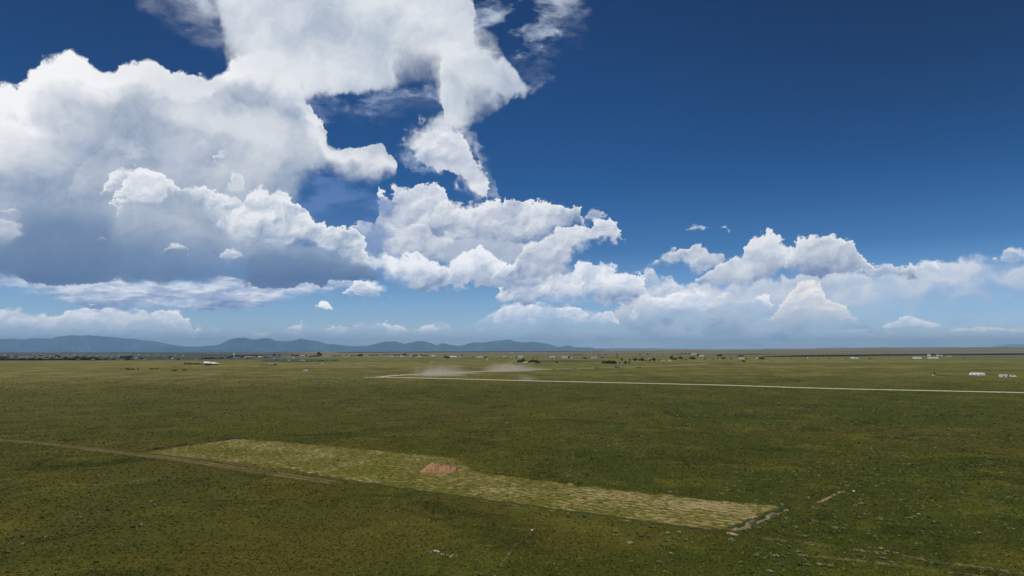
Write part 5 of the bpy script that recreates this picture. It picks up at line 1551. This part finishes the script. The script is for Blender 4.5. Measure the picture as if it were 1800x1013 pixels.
# groups of trees: (where, group, [(px, base row, width, height)])
T = [
    ('in the dark tree line at the left edge', [(3, 632.6, 6, 3), (12, 632.8, 7, 2.6), (23, 633, 6, 2.4), (37, 633.6, 5, 3.2), (43, 633.6, 4, 2.6), (52, 634, 5, 3.6), (58, 633.6, 3.5, 3.4), (71, 634, 5, 3.8), (78, 633.8, 5, 2), (92, 633.6, 7, 2.2), (105, 633.4, 8, 2.2)]),
    ('in the line left of the tan house', [(115, 632.8, 6, 3.4), (120, 633.4, 5, 2.8), (125, 633.6, 5, 3.4), (131, 633.6, 5, 3.8), (138, 633.2, 5, 4.2), (144, 633.6, 6, 3.6), (151, 633.6, 6, 4)]),
    ('behind or right of the far-left tan house', [(158, 633, 6, 4), (165, 632.6, 8, 4.4), (172, 633.6, 6, 3.2), (186, 632.8, 5, 2.6), (200, 633.2, 4, 2.2)]),
    ('in the black belt below the pale warehouse', [(213, 629.8, 6, 2.6), (219, 629.8, 6, 3), (225, 630, 6, 3.4), (230, 629.6, 5, 3.8), (222, 634, 6, 3.2), (226.5, 633.8, 5, 3.8)]),
    ('among those right of the wide pale warehouse', [(233, 634, 3, 1.8), (247, 630.2, 4.5, 2.2), (250, 632, 5, 2), (281, 631, 4, 2.2), (299, 631, 4.5, 3.2), (313, 633.2, 4, 3)]),
    ('of those dotting the far-left basin floor', [(62, 629, 4, 2), (82, 629.5, 5, 2), (92, 630.6, 6, 2), (100, 627.6, 5, 2.8), (104, 629, 4, 2.4), (115, 630, 5, 2.4), (72, 626.4, 5, 1.6), (135, 629.8, 5, 3), (147, 630, 5, 3), (28, 629.4, 5, 2), (10, 629.6, 8, 2.6), (2, 629.4, 6, 2.6)]),
    ('among flat shrubs on the left-hand grassland', [(213, 650, 2.5, 1.6), (223, 650.6, 5, 2.4), (228, 650.6, 6, 2.2), (234, 650.4, 5, 2.2), (242.5, 650.8, 2.5, 2.4), (266, 650, 5, 2.2), (275, 649.6, 5, 1.8), (307, 652.6, 9, 2.2), (322, 652.2, 5, 2), (326, 652, 4, 2)]),
    ('in the hedge left of the farmhouse', [(324.5, 641.6, 2.5, 3.6), (329, 641.6, 3.5, 3), (333, 641.8, 3.5, 3.4), (337, 641.6, 3.5, 2.6), (342, 641.6, 4, 2.8), (346, 641.6, 4, 2.8), (350.5, 641.6, 4, 2.4), (355, 641.8, 4, 2)]),
    ('in the hedge behind the white-roofed farm', [(355, 632.4, 3, 2.4), (361, 632, 5, 3), (366, 632, 5, 2.8), (371, 632, 4, 3.8), (376, 632, 5, 3.2), (382, 632.2, 4, 2), (388, 631.4, 5, 2.6), (391, 631, 4, 2.6)]),
    ('around the foot of the silo', [(401, 630, 5, 2.4), (405, 629.8, 5, 3.6), (408, 629.4, 4, 4), (416, 629, 4, 3.8), (421, 629.4, 4, 3.8), (425, 629.6, 4, 3.2)]),
    ('in the low wood behind the pink-roofed barn', [(428, 627.4, 6, 2.6), (434, 627, 6, 2.4), (440, 627, 6, 2.4), (446, 626.8, 6, 2.6), (452, 627.2, 5, 2.4), (459, 626.2, 4, 2.2), (433, 632.2, 3, 1.6), (466, 629.4, 5, 2.4), (470, 629.2, 4, 2)]),
    ('among the dark village trees', [(482, 626.8, 4.6, 4.2), (491.5, 626.6, 3.6, 3), (487, 627.6, 2.5, 1.6), (513.5, 626.4, 3.6, 2.8), (519, 627.2, 5, 3), (523, 627.2, 4, 3), (538, 627, 4, 2.4), (545, 628.2, 7, 2.8), (551, 627.8, 4, 3), (556, 628.2, 5, 3.4)]),
    ('of those right of the tallest dark tree', [(585, 627, 4, 1.8), (590, 627, 4, 1.8), (597, 627, 4, 2), (609, 626.6, 3, 2), (618.5, 627, 3.6, 2.4), (625, 627, 3, 2.4)]),
    ('behind the very long cream barn', [(653, 625.4, 8, 1.6), (662, 625.4, 8, 1.6), (675, 624.8, 3.5, 2.2), (681, 624.6, 4, 2.6)]),
    ('in clumps above the row of white homes', [(690, 626, 5, 2.4), (694, 626, 6, 3), (700.5, 625.6, 4.5, 3), (708, 625.4, 5, 2.8), (712, 625.2, 6, 3.4), (717, 626, 3, 1.8), (728, 626, 5, 2.6), (732, 626, 5, 2.2), (742, 626, 4.5, 2.6), (747, 626.4, 4, 2), (751, 626.4, 4, 2.2), (727, 628.6, 3, 2.6)]),
    ('beside white homes above the dust clouds', [(784, 630.6, 6, 5), (787, 630.8, 6, 4), (812, 626.8, 4, 2.4), (832, 628.8, 5, 1.6), (853, 629.4, 5.5, 2.4), (906.5, 629.4, 3, 1.6)]),
    ('in the left clump of farmstead trees', [(912, 638.8, 5, 5.4), (916, 638.6, 5, 5.2), (920.5, 637.2, 6, 6.6), (915, 636.6, 5, 4)]),
    ('in the right clump of farmstead trees', [(930, 638.4, 5, 4.2), (934, 638.2, 6, 5.4), (938, 638.2, 5, 6), (942, 639, 5, 4.6), (944.5, 639.4, 6, 6.4), (948, 639.6, 4, 3.6)]),
    ('of the lone ones around the crop field', [(978, 638.6, 4.8, 2.6), (971, 631, 3, 2), (1000.5, 630.2, 5, 3.2), (1028, 631.6, 6, 3.6), (1059, 630.6, 4, 2.8), (938, 628.8, 3, 1.6), (943, 628.8, 3, 1.4)]),
    ('in the long dark grove above the road', [(1060, 640.4, 5, 4.8), (1063.5, 640.2, 5, 5.8), (1067, 640.8, 5, 6), (1070.5, 640.6, 5, 5.6), (1074, 641, 5, 6.4), (1078, 640.8, 5.5, 7), (1081, 640.8, 4.5, 5.6), (1071, 637.6, 5, 4)]),
    ('just right of the long dark grove', [(1084, 641.2, 3, 3), (1089.5, 641, 3, 3.8), (1094, 640.4, 2.5, 2.6), (1099.6, 641, 5.2, 6), (1106.3, 641, 2.6, 6), (1093.2, 635, 3.2, 5), (1107, 635, 3, 4.2)]),
    ('in the row left of the pink barn', [(1114, 633.6, 6, 3), (1117.5, 635.4, 5.5, 6), (1123, 634.8, 3.5, 3.4), (1127.5, 635.4, 5.5, 5.8), (1130.5, 635.6, 4.5, 4.4), (1136, 635.4, 3, 2.6), (1142.5, 635.4, 4.5, 3.8), (1149, 635.4, 5.5, 5.8), (1151.5, 635.4, 4, 4.6), (1159.5, 635, 3, 3.6)]),
    ('of those above the branch road end', [(1180, 632.6, 5, 6.6), (1183, 633.4, 4, 4), (1187.5, 633.4, 5.5, 4), (1195, 632, 4.5, 4.8), (1198.5, 632.6, 4, 4.4), (1206, 633, 4, 1.8), (1215, 632.6, 6.5, 5), (1220, 632.6, 6, 4)]),
    ('in the line by the pale blue warehouse', [(1183, 623.6, 3, 1.6), (1191, 623.6, 3.4, 2), (1195, 623.8, 2.6, 1.6), (1199, 623.4, 4, 2.4), (1205, 623.4, 4, 2.2), (1212.5, 623.6, 4.6, 2.8), (1227, 626.6, 4.4, 3.6)]),
    ('of the specks on the distant brown plain', [(1052, 624.8, 3, 2), (1055.5, 625, 2, 1.4), (1062, 625, 2.4, 1.6), (1066, 625, 3, 1.8), (1084.5, 625, 2.6, 2.6), (1084, 629, 3.6, 2), (1124.5, 624, 2.8, 2), (1138.5, 624.2, 4, 2.4), (1167, 624.4, 3, 1.2), (1561, 623.6, 2.4, 1.6)]),
    ('around the mobile home right of centre', [(1262, 627.6, 5, 3), (1266.5, 627.2, 6, 4), (1270, 632.2, 4, 3.4), (1274, 632.2, 4, 3.4), (1262, 631.8, 2.6, 1.8), (1286, 632, 4, 2), (1297.5, 627.8, 4.5, 2.4), (1302.5, 628, 4, 4), (1306.5, 627.6, 3, 2.6), (1310.5, 631.6, 3, 2), (1313, 631.6, 3, 2), (1307, 637.2, 5, 4)]),
    ('touching the small white house below the swell', [(1336, 632.2, 6, 3.2), (1339.5, 632.2, 6, 4), (1342, 632.2, 4, 2.6)]),
    ('among lone bushes on the right-hand grassland', [(1239, 632.4, 3.4, 1.8), (1254, 632, 3, 1.2), (1392, 632, 3, 2), (1417.5, 629.8, 3, 2.6), (1438, 631.6, 2, 1.4), (1458, 631.6, 2, 1.4), (1505.5, 628.8, 5, 2.4), (1487, 631.2, 2, 1.6), (1529, 631.6, 2.6, 1.8), (1640.5, 625, 3.4, 3), (1647, 648.4 - 18, 2.5, 1.2), (1404, 671, 2.6, 1.6), (1694, 630.8, 3, 1.4)]),
    ('among shrubs around the lone cream house', [(459, 642.8, 3, 1.4), (464, 643, 3, 1.6), (470, 643, 3.6, 1.8), (480, 642.4, 5, 3.2), (483.5, 642.6, 4, 2.8), (487, 642.8, 3, 1.8)]),
    ('among dark brush along the branch road', [(1047, 647.8, 3.4, 1.4), (1051.5, 647.8, 3, 1.2), (1083, 646.8, 4, 2), (1095, 647.6, 3, 1.4), (1121, 647.2, 5, 1.5), (1126, 647, 3, 1.4), (567, 634.8, 4, 1.8), (561, 635, 3, 1.4), (590, 634.4, 4, 1.4)]),
]
for where, lst in T:
    lst = sorted(lst)
    bush = 'bush' in where or 'shrub' in where or 'brush' in where
    for i, (px, py, wp, hp) in enumerate(lst):
        size = 'tall' if hp >= 5 else ('rounded' if hp > wp * .8 else 'low spreading')
        k = 'bush' if bush else 'tree'
        plant(px, py, wp * 1.1, hp * 1.1, f'{size} {k}, {ORD[i]} from left {where}', 'trees and bushes of the far plain', 'bush' if bush else 'tree', k)
for px, py, wp, hp, lab in [(561.5, 628, 7.5, 8.2, 'tallest dark tree on the left half of the plain, right of the village'),
                            (630.5, 627.6, 4.6, 4.4, 'left one of a close pair of rounded trees on the plain below the mountains'),
                            (634.8, 627.8, 5.6, 5.0, 'right, larger one of a close pair of rounded trees on the plain below the mountains')]:
    plant(px, py, wp * 1.1, hp * 1.1, lab, 'trees and bushes of the far plain')


# far-off belts of woodland and dark bands of the same lumps, each reading as one dark mass
def wood(name, pts, hpx, wid, per_px, label, seed, m):
    r_ = np.random.default_rng(seed)
    V, F = [], []
    for (x0, y0, d0), (x1, y1, d1) in zip(pts[:-1], pts[1:]):
        n = max(2, int((x1 - x0) * per_px))
        for i in range(n):
            t = (i + r_.random()) / n
            dens = d0 + (d1 - d0) * t
            if r_.random() > dens: continue
            p = at(x0 + (x1 - x0) * t, y0 + (y1 - y0) * t + r_.uniform(-wid, wid))
            u_ = math.hypot(p.x, p.y) / F_PX
            h = hpx * u_ * r_.uniform(.6, 1.15) * (0.55 + 0.45 * dens); w_ = h * r_.uniform(.7, 1.4)
            o = len(V); k = 7
            for zz, rr in ((-.1, .75), (.45, 1.0), (.85, .6)):
                for j in range(k):
                    a = 2 * math.pi * j / k + zz
                    rj = rr * w_ * .5 * r_.uniform(.75, 1.2)
                    V.append((p.x + math.cos(a) * rj, p.y + math.sin(a) * rj, p.z + h * (zz + (0 if zz < 0 else r_.uniform(-.08, .08)))))
            V.append((p.x, p.y, p.z + h))
            for q in range(2):
                for j in range(k): F.append((o + q * k + j, o + q * k + (j + 1) % k, o + (q + 1) * k + (j + 1) % k, o + (q + 1) * k + j))
            for j in range(k): F.append((o + 2 * k + j, o + 2 * k + (j + 1) % k, o + 3 * k))
    o = link_mesh(name, V, F, m, smooth=False)
    tag(o, label, 'woodland', kind='stuff')


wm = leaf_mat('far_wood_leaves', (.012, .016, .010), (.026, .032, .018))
wood('woodland', [(1340, 627.6, .15), (1385, 627.2, .6), (1420, 626.9, 1), (1500, 626.2, 1), (1560, 625.2, .8), (1650, 624.6, .6), (1730, 624.2, .8), (1860, 623.2, .8)], 2.0, .35, 9, 'long dark belt of low lumps crossing the right-hand plain below the skyline', 90, wm)  # dark band modelled as a strip of low lumps
wood('woodland', [(1225, 623.8, .05), (1290, 623.4, .35), (1320, 623.1, .8), (1345, 623.0, .4), (1365, 623.2, .05)], 1.0, .2, 9, 'short thin dark line of small lumps on the brown swell right of the centre', 91, wm)  # thin outlier of the dark band, built from the same lumps
wood('woodland', [(-60, 632.8, .9), (40, 633.4, .9), (100, 633.2, .9), (160, 633.4, .7), (205, 633, .2)], 1.5, .3, 6, 'dark hedge-like wood edge between the left-hand grassland and the basin', 92, wm)
wood('woodland', [(590, 620.2, .3), (640, 620, .8), (760, 619.6, .9), (880, 619.1, .8), (960, 618.6, .5), (1060, 617.8, .3)], 1.1, .2, 7, 'distant blue-dark wood line along the foot of the mountains', 93, wm)
wood('woodland', [(-40, 622.5, .12), (100, 624.5, .2), (330, 624.5, .15), (420, 624, .08)], 1.3, 2.6, 3.0, 'distant scattered woods around the town in the left-hand basin', 94, wm)
wood('woodland', [(1000, 624.2, .3), (1020, 624.4, .7), (975, 624.6, .7), (1012, 624.2, .2)][:2] + [(1032, 624.2, .1)], .8, .15, 9, 'short thin wood line above the white mobile homes in the centre', 95, wm)


# ---------------------------------------------------------------- far town in the basin: dust-pale houses read as specks
TOWN = [(20, 626.0), (38, 628.2), (46, 627.2), (66, 627.6), (88, 627.0), (101, 628.8), (118, 626.4), (170, 626.6), (186, 627.4), (196, 628.0), (243, 624.8), (258, 625.6), (277, 625.4), (288, 626.2), (308, 625.6), (322, 626.4)]
for i, (px, py) in enumerate(TOWN):
    building('house', px, py, random.uniform(1.6, 2.6), random.uniform(.9, 1.3), random.choice(['white', 'cream', 'pinkgrey']), random.choice(['white', 'bluegrey', 'pink']),
             f'pale speck of a town house in the left-hand basin, {ORD[i]} from the left', 'house', 'town houses in the basin', kind='low', windows=0, door=False, turn=random.uniform(-40, 40))


# ---------------------------------------------------------------- dust thrown up behind the car
def dust(px, py, wpx, hpx, depth_m, dens, label, seed):
    p = at(px, py); u = math.hypot(p.x, p.y) / F_PX
    W, H = wpx * u, hpx * u
    import bmesh
    bm = bmesh.new(); bmesh.ops.create_icosphere(bm, subdivisions=3, radius=1)
    for v in bm.verts:
        v.co.x *= W / 2; v.co.y *= depth_m / 2; v.co.z = max(v.co.z * H, 0.02)
    me = bpy.data.meshes.new('dust_cloud'); bm.to_mesh(me); bm.free()
    m, g, out = new_mat('dust')
    tc = g.node('ShaderNodeTexCoord')
    P = E(g, tc.outputs['Object'])
    q = g.vm('DIVIDE', P, (W / 2, depth_m / 2, H))
    d = g.vm('LENGTH', q)
    _, _, qz = g.sep(q)
    n = g.noise(g.vm('ADD', P, (seed * 31.0, 0, 0)), 1.6 / H, 4.0, 0.6, dim='3D')
    den = g.step(d + (n - 0.5) * 1.6, 0.05, 0.9, 1.0, 0.0) * g.step(n, 0.35, 0.7, 0.15, 1.0) * (1.0 - qz * 0.55) * dens
    v = g.node('ShaderNodeVolumePrincipled')
    v.inputs['Color'].default_value = (.95, .86, .76, 1)
    g.put(v.inputs['Density'], den)
    m.node_tree.links.new(v.outputs[0], out.inputs['Volume'])
    me.materials.append(m)
    o = bpy.data.objects.new('dust_cloud', me); COL.objects.link(o)
    o.location = p; o.rotation_euler = (0, 0, face_cam(p, 25))
    tag(o, label, 'dust cloud', kind='stuff')


dust(772, 661.3, 140, 27, 40, .22, 'thin brown dust hanging over the left end of the branch road', 1)
dust(820, 658, 110, 11, 20, .14, 'faint low dust between the two main dust clouds', 4)
dust(895, 653.3, 130, 22, 32, .30, 'pale dust rising behind the dark car on the branch road', 2)
dust(940, 650.5, 70, 6, 10, .5, 'low bright dust trail right behind the dark car', 5)
dust(925, 669, 60, 17, 24, .07, 'faint dust drifting in front of the main road', 3)
